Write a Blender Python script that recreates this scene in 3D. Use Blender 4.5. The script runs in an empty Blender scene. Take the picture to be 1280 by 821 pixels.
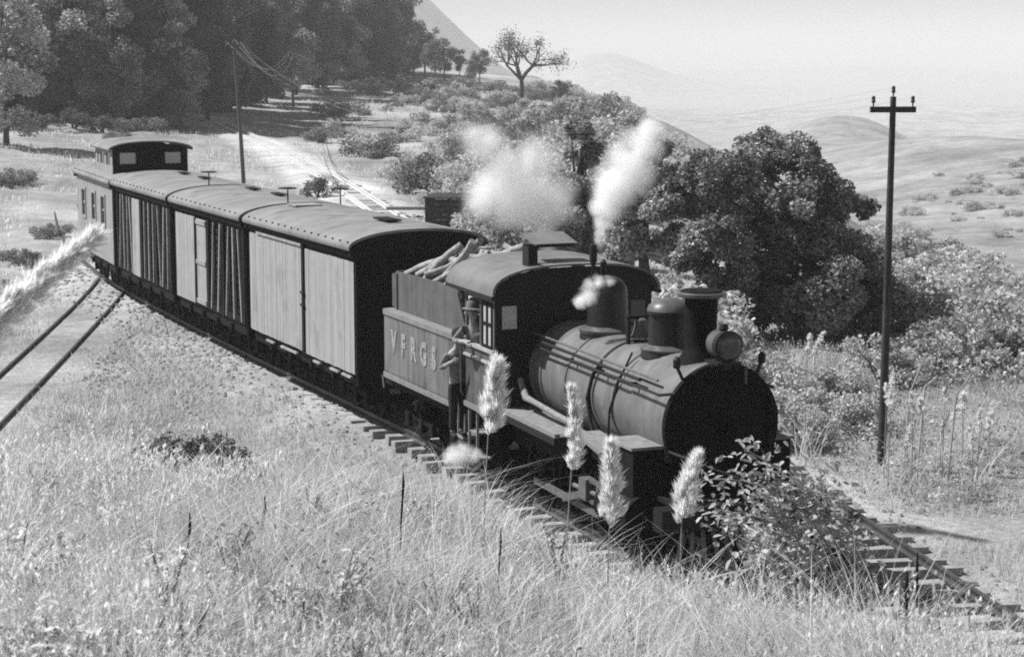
import bpy, bmesh, math, random
import numpy as np
from mathutils import Vector, Matrix

R = math.radians
rng = np.random.default_rng(7)
random.seed(7)
scene = bpy.context.scene
COL = scene.collection

# ------------------------------------------------------------------ camera
CAM_H = 6.84
F_PX = 2400.0                       # focal length in pixels of a 1280 wide frame
PITCH = math.atan(340.0 / F_PX)     # looking a little down from the bank
cam_d = bpy.data.cameras.new('camera')
cam = bpy.data.objects.new('camera', cam_d)
COL.objects.link(cam)
cam.location = (0, 0, CAM_H)
cam.rotation_euler = (R(90) - PITCH, 0, 0)
cam_d.sensor_width = 36.0
cam_d.lens = F_PX / 1280 * 36.0
cam_d.clip_start = 0.1
cam_d.clip_end = 60000
cam_d.dof.use_dof = True
cam_d.dof.focus_distance = 29.0
cam_d.dof.aperture_fstop = 5.6
scene.camera = cam

# ------------------------------------------------------------------ sky and sun
SUN_AZ = Vector((-0.95, 0.30)).normalized()    # horizontal direction towards the sun: left, a little behind the train
SUN_EL = R(50)
to_sun = Vector((SUN_AZ.x * math.cos(SUN_EL), SUN_AZ.y * math.cos(SUN_EL), math.sin(SUN_EL)))
world = bpy.data.worlds.new('World')
scene.world = world
world.use_nodes = True
nt = world.node_tree
nt.nodes.clear()
w_out = nt.nodes.new('ShaderNodeOutputWorld')
w_bg = nt.nodes.new('ShaderNodeBackground')
w_sky = nt.nodes.new('ShaderNodeTexSky')
w_sky.sky_type = 'NISHITA'
w_sky.sun_disc = False
w_sky.sun_elevation = SUN_EL
w_sky.sun_rotation = math.atan2(SUN_AZ.x, SUN_AZ.y)
w_sky.dust_density = 0.7
w_sky.air_density = 1.0
w_bw = nt.nodes.new('ShaderNodeRGBToBW')       # a black and white photograph: grey sky light
nt.links.new(w_sky.outputs[0], w_bw.inputs[0])
nt.links.new(w_bw.outputs[0], w_bg.inputs[0])
nt.links.new(w_bg.outputs[0], w_out.inputs[0])
w_bg.inputs[1].default_value = 0.05
sun_d = bpy.data.lights.new('sun', 'SUN')
sun_d.energy = 4.8
sun_d.angle = R(0.5)
sun_d.color = (1, 1, 1)
sun = bpy.data.objects.new('sun', sun_d)
COL.objects.link(sun)
sun.location = (-60, 20, 80)
sun.rotation_euler = to_sun.to_track_quat('Z', 'Y').to_euler()

# ------------------------------------------------------------------ exposure and render
scene.view_settings.view_transform = 'Standard'
scene.view_settings.look = 'None'
scene.view_settings.exposure = 0.64
scene.view_settings.gamma = 1.0
scene.view_settings.use_curve_mapping = False
scene.render.engine = 'CYCLES'
cy = scene.cycles
cy.max_bounces = 8
cy.diffuse_bounces = 2
cy.glossy_bounces = 2
cy.transmission_bounces = 4
cy.transparent_max_bounces = 8
cy.volume_bounces = 8
cy.volume_step_rate = 2.0
cy.volume_max_steps = 256
cy.use_denoising = False      # the remaining grain is that of an old print
cy.filter_width = 1.9
cy.use_adaptive_sampling = True

# ------------------------------------------------------------------ helpers
def tag(o, label=None, cat=None, group=None, kind=None):
    if label: o['label'] = label
    if cat: o['category'] = cat
    if group: o['group'] = group
    if kind: o['kind'] = kind
    return o

def empty(name, loc=(0, 0, 0), rz=0.0):
    o = bpy.data.objects.new(name, None)
    COL.objects.link(o)
    o.location = loc
    o.rotation_euler = (0, 0, rz)
    o.empty_display_size = 0.3
    return o

def link(name, me, mat, parent=None):
    if mat is not None and len(me.materials) == 0:
        me.materials.append(mat)
    o = bpy.data.objects.new(name, me)
    COL.objects.link(o)
    if parent is not None:
        o.parent = parent
    return o

def copy_tree(o, parent=None):
    c = o.copy()
    COL.objects.link(c)
    c.parent = parent
    for ch in list(o.children):
        copy_tree(ch, c)
    return c

class MB:
    """collects boxes, cylinders, tubes and prisms into one mesh"""
    def __init__(s):
        s.v = []; s.f = []
    def add(s, vs, fs):
        n = len(s.v)
        s.v += [tuple(p) for p in vs]
        s.f += [tuple(i + n for i in f) for f in fs]
        return s
    def box(s, c, d, m=None):
        hx, hy, hz = d[0] / 2, d[1] / 2, d[2] / 2
        vs = [Vector((x, y, z)) for x in (-hx, hx) for y in (-hy, hy) for z in (-hz, hz)]
        if m is not None:
            vs = [m @ p for p in vs]
        c = Vector(c)
        return s.add([p + c for p in vs], [(0, 1, 3, 2), (4, 6, 7, 5), (0, 4, 5, 1), (2, 3, 7, 6), (0, 2, 6, 4), (1, 5, 7, 3)])
    def b(s, x0, x1, y0, y1, z0, z1):
        return s.box(((x0 + x1) / 2, (y0 + y1) / 2, (z0 + z1) / 2), (abs(x1 - x0), abs(y1 - y0), abs(z1 - z0)))
    def bar(s, p0, p1, w, h=None):
        p0 = Vector(p0); p1 = Vector(p1)
        d = p1 - p0
        q = d.to_track_quat('X', 'Z').to_matrix()
        return s.box((p0 + p1) / 2, (d.length, w, h or w), q)
    def tube(s, pts, rad, n=8, caps=True):
        pts = [Vector(p) for p in pts]
        if not hasattr(rad, '__len__'):
            rad = [rad] * len(pts)
        vs = []; fs = []
        up = None
        for i, p in enumerate(pts):
            t = (pts[min(i + 1, len(pts) - 1)] - pts[max(i - 1, 0)])
            if t.length < 1e-9: t = Vector((0, 0, 1))
            t.normalize()
            if up is None:
                up = Vector((0, 0, 1)) if abs(t.z) < 0.9 else Vector((1, 0, 0))
            a = t.cross(up).normalized()
            bb = a.cross(t).normalized()
            up = bb
            for k in range(n):
                an = 2 * math.pi * k / n
                vs.append(p + (a * math.cos(an) + bb * math.sin(an)) * rad[i])
        for i in range(len(pts) - 1):
            for k in range(n):
                k2 = (k + 1) % n
                fs.append((i * n + k, i * n + k2, (i + 1) * n + k2, (i + 1) * n + k))
        if caps:
            fs.append(tuple(range(n - 1, -1, -1)))
            fs.append(tuple((len(pts) - 1) * n + k for k in range(n)))
        return s.add(vs, fs)
    def cyl(s, p0, p1, r, r1=None, n=20, caps=True):
        return s.tube([p0, p1], [r, r if r1 is None else r1], n, caps)
    def lathe(s, prof, c=(0, 0, 0), axis='Z', n=28):
        vs = []; fs = []
        for (r, h) in prof:
            for k in range(n):
                a = 2 * math.pi * k / n
                p = (r * math.cos(a), r * math.sin(a), h)
                if axis == 'X': p = (h, r * math.cos(a), r * math.sin(a))
                if axis == 'Y': p = (r * math.sin(a), h, r * math.cos(a))
                vs.append((p[0] + c[0], p[1] + c[1], p[2] + c[2]))
        m = len(prof)
        for i in range(m - 1):
            for k in range(n):
                k2 = (k + 1) % n
                fs.append((i * n + k, i * n + k2, (i + 1) * n + k2, (i + 1) * n + k))
        fs.append(tuple(range(n - 1, -1, -1)))
        fs.append(tuple((m - 1) * n + k for k in range(n)))
        return s.add(vs, fs)
    def prism(s, poly, a, b, plane='XZ'):
        """poly: 2d outline, extruded from a to b along the third axis"""
        def P(u, v, w):
            return {'XZ': (u, w, v), 'YZ': (w, u, v), 'XY': (u, v, w)}[plane]
        n = len(poly)
        vs = [P(u, v, a) for u, v in poly] + [P(u, v, b) for u, v in poly]
        fs = [tuple(range(n - 1, -1, -1)), tuple(range(n, 2 * n))]
        for i in range(n):
            j = (i + 1) % n
            fs.append((i, j, n + j, n + i))
        return s.add(vs, fs)
    def mesh(s, name='mesh', smooth=None):
        me = bpy.data.meshes.new(name)
        me.from_pydata(s.v, [], s.f)
        bm = bmesh.new(); bm.from_mesh(me)
        bmesh.ops.recalc_face_normals(bm, faces=bm.faces)
        bm.to_mesh(me); bm.free()
        if smooth:
            me.polygons.foreach_set('use_smooth', [True] * len(me.polygons))
            me.set_sharp_from_angle(angle=R(smooth))
        me.update()
        return me
    def build(s, name, mat, parent=None, smooth=None):
        return link(name, s.mesh(name, smooth), mat, parent)

def np_mesh(name, V, F, shade=None, smooth=False):
    """fast mesh from numpy: V (n,3), F (m,k)"""
    V = np.asarray(V, dtype=np.float32); F = np.asarray(F, dtype=np.int32)
    me = bpy.data.meshes.new(name)
    me.vertices.add(len(V)); me.vertices.foreach_set('co', V.ravel())
    k = F.shape[1]
    me.loops.add(F.size); me.loops.foreach_set('vertex_index', F.ravel())
    me.polygons.add(len(F))
    me.polygons.foreach_set('loop_start', np.arange(0, F.size, k, dtype=np.int32))
    me.polygons.foreach_set('loop_total', np.full(len(F), k, dtype=np.int32))
    if smooth:
        me.polygons.foreach_set('use_smooth', np.ones(len(F), dtype=bool))
    me.update(calc_edges=True)
    if shade is not None:
        at = me.attributes.new('shade', 'FLOAT', 'POINT')
        at.data.foreach_set('value', np.asarray(shade, dtype=np.float32))
    return me

def vnoise(x, y, seed=0):
    """cheap smooth 2d noise, about -1..1"""
    x = np.asarray(x, dtype=float); y = np.asarray(y, dtype=float)
    r = np.random.default_rng(seed)
    o = np.zeros(np.broadcast(x, y).shape)
    for i in range(7):
        a = r.uniform(0, 2 * math.pi); f = r.uniform(0.6, 1.7); ph = r.uniform(0, 6.28); ph2 = r.uniform(0, 6.28)
        u = (x * math.cos(a) + y * math.sin(a)) * f
        w = (-x * math.sin(a) + y * math.cos(a)) * f
        o = o + np.sin(u + ph + 0.8 * np.sin(w * 0.7 + ph2))
    return o / 4.0

def sstep(a, b, x):
    t = np.clip((np.asarray(x, dtype=float) - a) / (b - a), 0, 1)
    return t * t * (3 - 2 * t)

# ------------------------------------------------------------------ materials (all grey: the photograph is black and white)
MATS = {}
def g3(v): return (v, v, v, 1)

def mat(name, v, rough=0.7, var=0.25, scale=3.0, bump=0.0, bscale=40.0, metal=0.0, streak=None, spec=0.3, stain=None):
    """procedural grey material: value noise (var), optional vertical streaks, stains and fine bump"""
    m = bpy.data.materials.new(name); m.use_nodes = True
    n = m.node_tree; n.nodes.clear()
    out = n.nodes.new('ShaderNodeOutputMaterial')
    p = n.nodes.new('ShaderNodeBsdfPrincipled')
    n.links.new(p.outputs[0], out.inputs[0])
    p.inputs['Roughness'].default_value = rough
    p.inputs['Metallic'].default_value = metal
    p.inputs['Specular IOR Level'].default_value = spec
    tc = n.nodes.new('ShaderNodeTexCoord')
    nz = n.nodes.new('ShaderNodeTexNoise')
    nz.inputs['Scale'].default_value = scale; nz.inputs['Detail'].default_value = 6; nz.inputs['Roughness'].default_value = 0.65
    n.links.new(tc.outputs['Object'], nz.inputs['Vector'])
    mr = n.nodes.new('ShaderNodeMapRange')
    mr.inputs[1].default_value = 0.3; mr.inputs[2].default_value = 0.7
    mr.inputs[3].default_value = v * (1 - var); mr.inputs[4].default_value = v * (1 + var)
    n.links.new(nz.outputs[0], mr.inputs[0])
    last = mr.outputs[0]
    if streak:
        mp = n.nodes.new('ShaderNodeMapping')
        mp.inputs['Scale'].default_value = (streak[0], streak[0], streak[0] * 0.04)
        n.links.new(tc.outputs['Object'], mp.inputs[0])
        nz2 = n.nodes.new('ShaderNodeTexNoise'); nz2.inputs['Scale'].default_value = 1.0; nz2.inputs['Detail'].default_value = 4
        n.links.new(mp.outputs[0], nz2.inputs['Vector'])
        mr2 = n.nodes.new('ShaderNodeMapRange')
        mr2.inputs[1].default_value = 0.35; mr2.inputs[2].default_value = 0.65
        mr2.inputs[3].default_value = 1 - streak[1]; mr2.inputs[4].default_value = 1.0 + streak[1] * 0.3
        n.links.new(nz2.outputs[0], mr2.inputs[0])
        mu = n.nodes.new('ShaderNodeMath'); mu.operation = 'MULTIPLY'
        n.links.new(last, mu.inputs[0]); n.links.new(mr2.outputs[0], mu.inputs[1])
        last = mu.outputs[0]
    if stain:
        nz4 = n.nodes.new('ShaderNodeTexNoise'); nz4.inputs['Scale'].default_value = stain[0]; nz4.inputs['Detail'].default_value = 8
        n.links.new(tc.outputs['Object'], nz4.inputs['Vector'])
        mr4 = n.nodes.new('ShaderNodeMapRange')
        mr4.inputs[1].default_value = 0.56; mr4.inputs[2].default_value = 0.66
        mr4.inputs[3].default_value = 1.0; mr4.inputs[4].default_value = stain[1]
        n.links.new(nz4.outputs[0], mr4.inputs[0])
        mu4 = n.nodes.new('ShaderNodeMath'); mu4.operation = 'MULTIPLY'
        n.links.new(last, mu4.inputs[0]); n.links.new(mr4.outputs[0], mu4.inputs[1])
        last = mu4.outputs[0]
    n.links.new(last, p.inputs['Base Color'])
    if bump:
        nz3 = n.nodes.new('ShaderNodeTexNoise'); nz3.inputs['Scale'].default_value = bscale; nz3.inputs['Detail'].default_value = 5
        n.links.new(tc.outputs['Object'], nz3.inputs['Vector'])
        bp = n.nodes.new('ShaderNodeBump'); bp.inputs['Strength'].default_value = bump; bp.inputs['Distance'].default_value = 0.03
        n.links.new(nz3.outputs[0], bp.inputs['Height']); n.links.new(bp.outputs[0], p.inputs['Normal'])
    MATS[name] = m
    return m

def leaf_mat(name, v, trans=0.3, rough=0.6):
    """foliage: the per-leaf 'shade' attribute times a base value, part of the light passes through"""
    m = bpy.data.materials.new(name); m.use_nodes = True
    n = m.node_tree; n.nodes.clear()
    out = n.nodes.new('ShaderNodeOutputMaterial')
    at = n.nodes.new('ShaderNodeAttribute'); at.attribute_name = 'shade'
    mu = n.nodes.new('ShaderNodeMath'); mu.operation = 'MULTIPLY'; mu.inputs[1].default_value = v
    n.links.new(at.outputs['Fac'], mu.inputs[0])
    d = n.nodes.new('ShaderNodeBsdfPrincipled'); d.inputs['Roughness'].default_value = rough
    d.inputs['Specular IOR Level'].default_value = 0.25
    t = n.nodes.new('ShaderNodeBsdfTranslucent')
    n.links.new(mu.outputs[0], d.inputs['Base Color']); n.links.new(mu.outputs[0], t.inputs['Color'])
    mx = n.nodes.new('ShaderNodeMixShader'); mx.inputs[0].default_value = trans
    n.links.new(d.outputs[0], mx.inputs[1]); n.links.new(t.outputs[0], mx.inputs[2])
    n.links.new(mx.outputs[0], out.inputs[0])
    MATS[name] = m
    return m

M_black = mat('black_iron', 0.008, 0.6, 0.4, 4, bump=0.15, bscale=30)
M_smoke = mat('sooty_smokebox_iron', 0.005, 0.8, 0.4, 5, bump=0.2, bscale=25, spec=0.12)
M_under = mat('dark_running_gear', 0.006, 0.8, 0.5, 5, spec=0.15)
M_boiler = mat('boiler_jacket_sheet', 0.15, 0.45, 0.2, 2.5, bump=0.05, bscale=12, metal=0.0, streak=(6, 0.22), stain=(2.2, 0.7))
M_domeK = mat('dome_paint', 0.018, 0.4, 0.4, 5, bump=0.05)
M_domeL = mat('dome_cap_paint', 0.085, 0.4, 0.3, 6)
M_cabside = mat('cab_side_paint', 0.09, 0.6, 0.3, 4, streak=(7, 0.35))
M_cabroof = mat('cab_roof_paint', 0.145, 0.7, 0.22, 2.5, bump=0.08, bscale=10, stain=(2.2, 0.75))
M_sash = mat('window_sash_paint', 0.35, 0.6, 0.2, 8)
M_step = mat('worn_step_boards', 0.20, 0.8, 0.3, 8, bump=0.2)
M_rod = mat('worn_steel_rod', 0.16, 0.45, 0.3, 10, metal=0.4)
M_tank = mat('tender_tank_paint', 0.155, 0.6, 0.22, 2.2, bump=0.06, bscale=8, streak=(5, 0.38), stain=(2.5, 0.75))
M_tankrim = mat('tender_rim_paint', 0.19, 0.6, 0.2, 4)
M_letter = mat('lettering_paint', 0.31, 0.7, 0.35, 9, stain=(7, 0.45), streak=(12, 0.3))
M_rack = mat('tender_rack_sheet', 0.10, 0.65, 0.25, 3, streak=(6, 0.25), bump=0.05, bscale=7)
M_log = mat('split_firewood', 0.26, 0.85, 0.5, 9, bump=0.4, bscale=25)
M_white = mat('boxcar_white_paint', 0.33, 0.75, 0.08, 3, streak=(9, 0.15), bump=0.08, bscale=20, stain=(1.5, 0.78))
M_roof = mat('car_roof_canvas', 0.19, 0.8, 0.25, 1.6, bump=0.15, bscale=6, stain=(1.3, 0.68))
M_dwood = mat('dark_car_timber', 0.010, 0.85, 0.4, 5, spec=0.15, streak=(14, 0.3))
M_pwood = mat('pale_car_timber', 0.30, 0.8, 0.25, 6, streak=(16, 0.3))
M_cab_w = mat('caboose_pale_paint', 0.28, 0.75, 0.15, 3, streak=(10, 0.2))
M_rail = mat('rail_steel', 0.07, 0.5, 0.4, 3, metal=0.3)
M_railp = mat('pale_far_rail', 0.55, 0.6, 0.2, 2, metal=0.0)  # paler than the near rails of the same track
M_tie = mat('weathered_sleeper', 0.26, 0.9, 0.35, 6, bump=0.5, bscale=18)
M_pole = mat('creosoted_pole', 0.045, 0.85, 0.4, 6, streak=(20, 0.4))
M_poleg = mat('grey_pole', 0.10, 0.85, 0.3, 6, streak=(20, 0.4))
M_ins = mat('insulator_glass', 0.05, 0.25, 0.2, 5)
M_wire = mat('telegraph_wire_metal', 0.30, 0.5, 0.1, 5)
M_glass = mat('pale_pane', 0.42, 0.15, 0.15, 4, spec=0.6)  # opaque pale colour stands in for daylight in the panes
M_dglass = mat('dark_pane', 0.03, 0.12, 0.2, 4, spec=0.6)
M_skin = mat('skin', 0.30, 0.6, 0.15, 8)
M_shirt = mat('grey_shirt', 0.17, 0.85, 0.15, 8, bump=0.3)
M_cloth = mat('dark_cloth', 0.02, 0.9, 0.25, 8, bump=0.3)
M_hat = mat('felt_hat', 0.14, 0.9, 0.2, 8)
M_bark = mat('tree_bark', 0.07, 0.95, 0.4, 5, bump=0.5, bscale=14, streak=(9, 0.4))
M_pbark = mat('pale_bark', 0.22, 0.95, 0.3, 5)
M_stone = mat('field_stone', 0.24, 0.95, 0.35, 5, bump=0.5, bscale=12)
M_ddock = mat('dark_loading_timber', 0.03, 0.9, 0.35, 4, streak=(8, 0.3))
M_grass = leaf_mat('dry_grass', 0.74, 0.5, 0.9)
M_weed = leaf_mat('weed_leaf', 0.42, 0.35)
M_leafD = leaf_mat('dark_tree_leaf', 0.12, 0.2)
M_leafM = leaf_mat('tree_leaf', 0.20, 0.25)
M_leafP = leaf_mat('pale_leaf', 0.42, 0.35)
M_plume = leaf_mat('pampas_plume', 0.96, 0.55, 0.95)

# ------------------------------------------------------------------ track lines (plan view: x right, y away from the camera)
def make_path(start, keys, s_back, s_fwd, ds=0.1):
    """keys: (arc length behind the start, heading in degrees from the view axis); returns s, xy arrays"""
    ks = [k[0] for k in keys]; kh = [k[1] for k in keys]
    def hd(s): return R(np.interp(s, ks, kh))
    S = [0.0]; P = [np.array(start, float)]
    p = P[0].copy(); s = 0.0
    while s < s_back:
        h = hd(s + ds / 2); p = p + ds * np.array([-math.sin(h), math.cos(h)]); s += ds
        S.append(s); P.append(p.copy())
    p = np.array(start, float); s = 0.0; S2 = []; P2 = []
    while s > -s_fwd:
        h = hd(s - ds / 2); p = p - ds * np.array([-math.sin(h), math.cos(h)]); s -= ds
        S2.append(s); P2.append(p.copy())
    S = np.array(S2[::-1] + S); P = np.array(P2[::-1] + P)
    return S, P

S1, P1 = make_path((2.75, 24.7), [(-16, 12), (0, 20.2), (5, 21.5), (12, 24.2), (18, 24.6), (32, 23), (40, 20), (60, 14), (90, 13)], 75, 16)
S2, P2 = make_path((5.25, 25.4), [(-14, 11.5), (0, 10.4), (60, 10.3), (100, 11.5), (140, 17), (170, 24)], 165, 12)
S3, P3 = make_path((-10.35, 37.0), [(-12, 4.2), (0, 4.6), (14, 5.0), (24, 7), (40, 14)], 26, 14)

def on_path(S, P, s, off=0.0):
    x = np.interp(s, S, P[:, 0]); y = np.interp(s, S, P[:, 1])
    x2 = np.interp(s + 0.3, S, P[:, 0]); y2 = np.interp(s + 0.3, S, P[:, 1])
    x1 = np.interp(s - 0.3, S, P[:, 0]); y1 = np.interp(s - 0.3, S, P[:, 1])
    tx, ty = x2 - x1, y2 - y1
    l = np.hypot(tx, ty); tx /= l; ty /= l      # backward direction
    # off > 0: away from the camera side (right / far)
    return x + ty * off, y - tx * off, math.atan2(-ty, -tx) if np.isscalar(s) else np.arctan2(-ty, -tx)

def path_dist(P, x, y, sub=6):
    """unsigned distance to a path and signed side (positive = camera side / left)"""
    x = np.asarray(x, float); y = np.asarray(y, float); shp = x.shape
    xf = x.ravel(); yf = y.ravel()
    Q = P[::sub]
    best = np.full(xf.shape, 1e9); sg = np.zeros(xf.shape)
    T = np.gradient(Q, axis=0); T /= np.linalg.norm(T, axis=1)[:, None]
    ch = 20000
    for a in range(0, len(xf), ch):
        dx = xf[a:a + ch, None] - Q[None, :, 0]; dy = yf[a:a + ch, None] - Q[None, :, 1]
        d2 = dx * dx + dy * dy
        i = np.argmin(d2, axis=1); r = np.arange(len(i))
        best[a:a + ch] = np.sqrt(d2[r, i])
        sg[a:a + ch] = -(dx[r, i] * T[i, 1] - dy[r, i] * T[i, 0])
    side = np.where(sg >= 0, 1.0, -1.0)
    return best.reshape(shp), (best * side).reshape(shp)

# ------------------------------------------------------------------ terrain height
RIM_Y = [0, 20, 35, 45, 60, 75, 110, 170, 233, 300, 400, 600, 1000, 20000]
RIM_X = [30, 22, 15.5, 11, 7.5, 6.0, 7.0, 9.0, 13.0, 12, 2, -60, -200, -5000]

def gauss(x, y, cx, cy, rx, ry, rot=0.0):
    c, s = math.cos(rot), math.sin(rot)
    u = (x - cx) * c + (y - cy) * s; w = -(x - cx) * s + (y - cy) * c
    return np.exp(-(u / rx) ** 2 - (w / ry) ** 2)

def height(x, y, fine=True):
    x = np.asarray(x, float); y = np.asarray(y, float)
    near = np.hypot(x, y) < 190
    d1 = np.full(x.shape, 99.0); p1 = np.full(x.shape, 99.0); d2 = np.full(x.shape, 99.0); d3 = np.full(x.shape, 99.0)
    if near.any():
        a, b = path_dist(P1, x[near], y[near]); d1[near] = a; p1[near] = b
        d2[near] = path_dist(P2, x[near], y[near])[0]
        d3[near] = path_dist(P3, x[near], y[near])[0]
    z = np.full(x.shape, -0.30)
    # the bank the photographer stands on
    lim = 5.05
    kb = 0.53 + 0.70 * sstep(0.9, 3.4, x)
    bank = kb * np.clip(p1 - 1.25, 0, None)
    bank = np.where(p1 < 90, bank, 0)
    bank = lim * (1 - np.exp(-bank / lim * 1.25)) * 1.12
    bank = np.minimum(bank, lim)
    fade = 1 - sstep(15 + 10 * sstep(-3.0, 0.3, x), 37, y + 0.35 * np.clip(-x - 4, 0, 10))
    cap = np.clip(5.22 - 0.142 * y, 0, None) + 8 * sstep(-1.6, 1.6, x)
    z = z + np.where(near, np.minimum(bank * fade, cap), 0)
    # ledge with a bare shaded face low on the left of the bank
    led = gauss(x, y, -4.1, 23.9, 1.25, 0.6, 0.10)
    z = z + 0.45 * led - 0.75 * gauss(x, y, -4.0, 22.75, 1.3, 0.6, 0.10)
    z = z - 0.6 * gauss(x, y, -6.9, 26.0, 0.6, 1.6, 0.25)
    # open ground far left rises softly, the clearing too
    z = z + 1.5 * sstep(-16, -40, x) * sstep(40, 80, y) * sstep(260, 150, y)
    z = z + 6.0 * sstep(120, 420, y) * sstep(60, -40, x)
    if fine:
        amp = 0.16 * sstep(1.6, 4.0, np.minimum(np.minimum(d1, d2), d3)) * sstep(400, 100, y)
        z = z + amp * (vnoise(x * 0.7, y * 0.7, 3) + 0.6 * vnoise(x * 2.1, y * 2.1, 4))
    # beds: trim under the tracks
    z = z + 0.17 * np.maximum(np.maximum(sstep(3.0, 1.2, d1) * sstep(34.5, 37.5, y), sstep(2.2, 1.2, d3)), np.maximum(sstep(2.6, 1.2, d2) * sstep(60, 70, y), 0.5 * sstep(2.2, 1.2, d2) * sstep(45, 35, y)))
    # pit under the second track (small open culvert)
    z = z - 0.6 * gauss(x, y, 4.75, 26.0, 0.75, 0.7, 0.2)
    # rim and valley
    xr = np.interp(y, RIM_Y, RIM_X)
    e = x - xr + 1.2 * vnoise(x * 0.15, y * 0.15, 8)
    drop = 0.42 * np.clip(e, 0, None)
    drop = 14 * (1 - np.exp(-drop / 14)) + 0.085 * np.clip(e - 25, 0, 250)
    zv = z - drop
    # valley floor and hills, far away
    far = sstep(90, 190, np.hypot(x, y)) * sstep(8, 60, e)
    dd = np.hypot(x, y)
    base = -24 - 46 * sstep(350, 1600, dd)
    base = base + 1.2 * vnoise(x * 0.02, y * 0.02, 11) + 5 * vnoise(x * 0.004, y * 0.004, 12) * sstep(300, 900, dd)
    hill = 11.0 * gauss(x, y, 112, 500, 50, 210) + 4.5 * gauss(x, y, 215, 470, 100, 190)
    hill = hill + 19 * gauss(x, y, 155, 880, 36, 120, -0.2) + 8 * gauss(x, y, 105, 900, 60, 120)
    hill = hill + 16 * gauss(x, y, 330, 1500, 170, 160) + 12 * gauss(x, y, 160, 2100, 420, 200) + 14 * gauss(x, y, 600, 2200, 300, 300)
    zf = base + hill
    z = zv * (1 - far) + zf * far
    # far mountains that rise above the horizon
    z = z + 64 * gauss(x, y, 178, 4000, 125, 300) + 34 * gauss(x, y, 330, 4100, 240, 350)
    z = z + 160 * gauss(x, y, -175, 2200, 150, 300) + 90 * gauss(x, y, -520, 2300, 260, 320)
    z = z + 30 * gauss(x, y, -600, 2500, 700, 500)
    z = z + 46 * gauss(x, y, 1000, 5200, 900, 420) * (1 + 0.25 * vnoise(x * 0.006, y * 0.004, 14)) + 62 * gauss(x, y, 1500, 8800, 2600, 900) * (1 + 0.2 * vnoise(x * 0.002, y * 0.002, 15))
    # ground behind the photographer stays level
    z = np.where(y < 4, np.where(near, np.maximum(z, 0), z), z)
    return z

def gz(x, y):
    return float(height(np.array([x]), np.array([y]))[0])

def ray(px, py, d):
    """point of the place that the photograph shows at pixel (px, py), at depth d"""
    cp, sp = math.cos(PITCH), math.sin(PITCH)
    u = (px - 640) / F_PX; v = (410.5 - py) / F_PX
    dirv = Vector((u, cp + v * sp, -sp + v * cp))
    return Vector((0, 0, CAM_H)) + dirv * (d / dirv.y)

# ------------------------------------------------------------------ ground sheet
def ground_material():
    m = bpy.data.materials.new('dry_grassy_ground'); m.use_nodes = True
    n = m.node_tree; n.nodes.clear()
    out = n.nodes.new('ShaderNodeOutputMaterial'); p = n.nodes.new('ShaderNodeBsdfPrincipled')
    n.links.new(p.outputs[0], out.inputs[0]); p.inputs['Roughness'].default_value = 1.0
    p.inputs['Specular IOR Level'].default_value = 0.0
    geo = n.nodes.new('ShaderNodeNewGeometry')
    def noise(sc, det=6, rough=0.6):
        k = n.nodes.new('ShaderNodeTexNoise'); k.inputs['Scale'].default_value = sc
        k.inputs['Detail'].default_value = det; k.inputs['Roughness'].default_value = rough
        n.links.new(geo.outputs['Position'], k.inputs['Vector']); return k
    def rangev(s, a, b, c, d):
        k = n.nodes.new('ShaderNodeMapRange')
        for i, v in enumerate((a, b, c, d)): k.inputs[i + 1].default_value = v
        n.links.new(s, k.inputs[0]); return k.outputs[0]
    def mul(a, b):
        k = n.nodes.new('ShaderNodeMath'); k.operation = 'MULTIPLY'
        n.links.new(a, k.inputs[0]); n.links.new(b, k.inputs[1]); return k.outputs[0]
    at = n.nodes.new('ShaderNodeAttribute'); at.attribute_name = 'shade'
    a = rangev(noise(0.35).outputs[0], 0.3, 0.7, 0.78, 1.18)
    b = rangev(noise(5.0, 8, 0.75).outputs[0], 0.3, 0.7, 0.68, 1.3)
    c = rangev(noise(0.045, 10, 0.78).outputs[0], 0.38, 0.62, 0.55, 1.2)
    col = mul(mul(mul(a, b), c), at.outputs['Fac'])
    n.links.new(col, p.inputs['Base Color'])
    nb = noise(9.0, 8, 0.7)
    bp = n.nodes.new('ShaderNodeBump'); bp.inputs['Strength'].default_value = 0.9; bp.inputs['Distance'].default_value = 0.08
    n.links.new(nb.outputs[0], bp.inputs['Height']); n.links.new(bp.outputs[0], p.inputs['Normal'])
    return m

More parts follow.
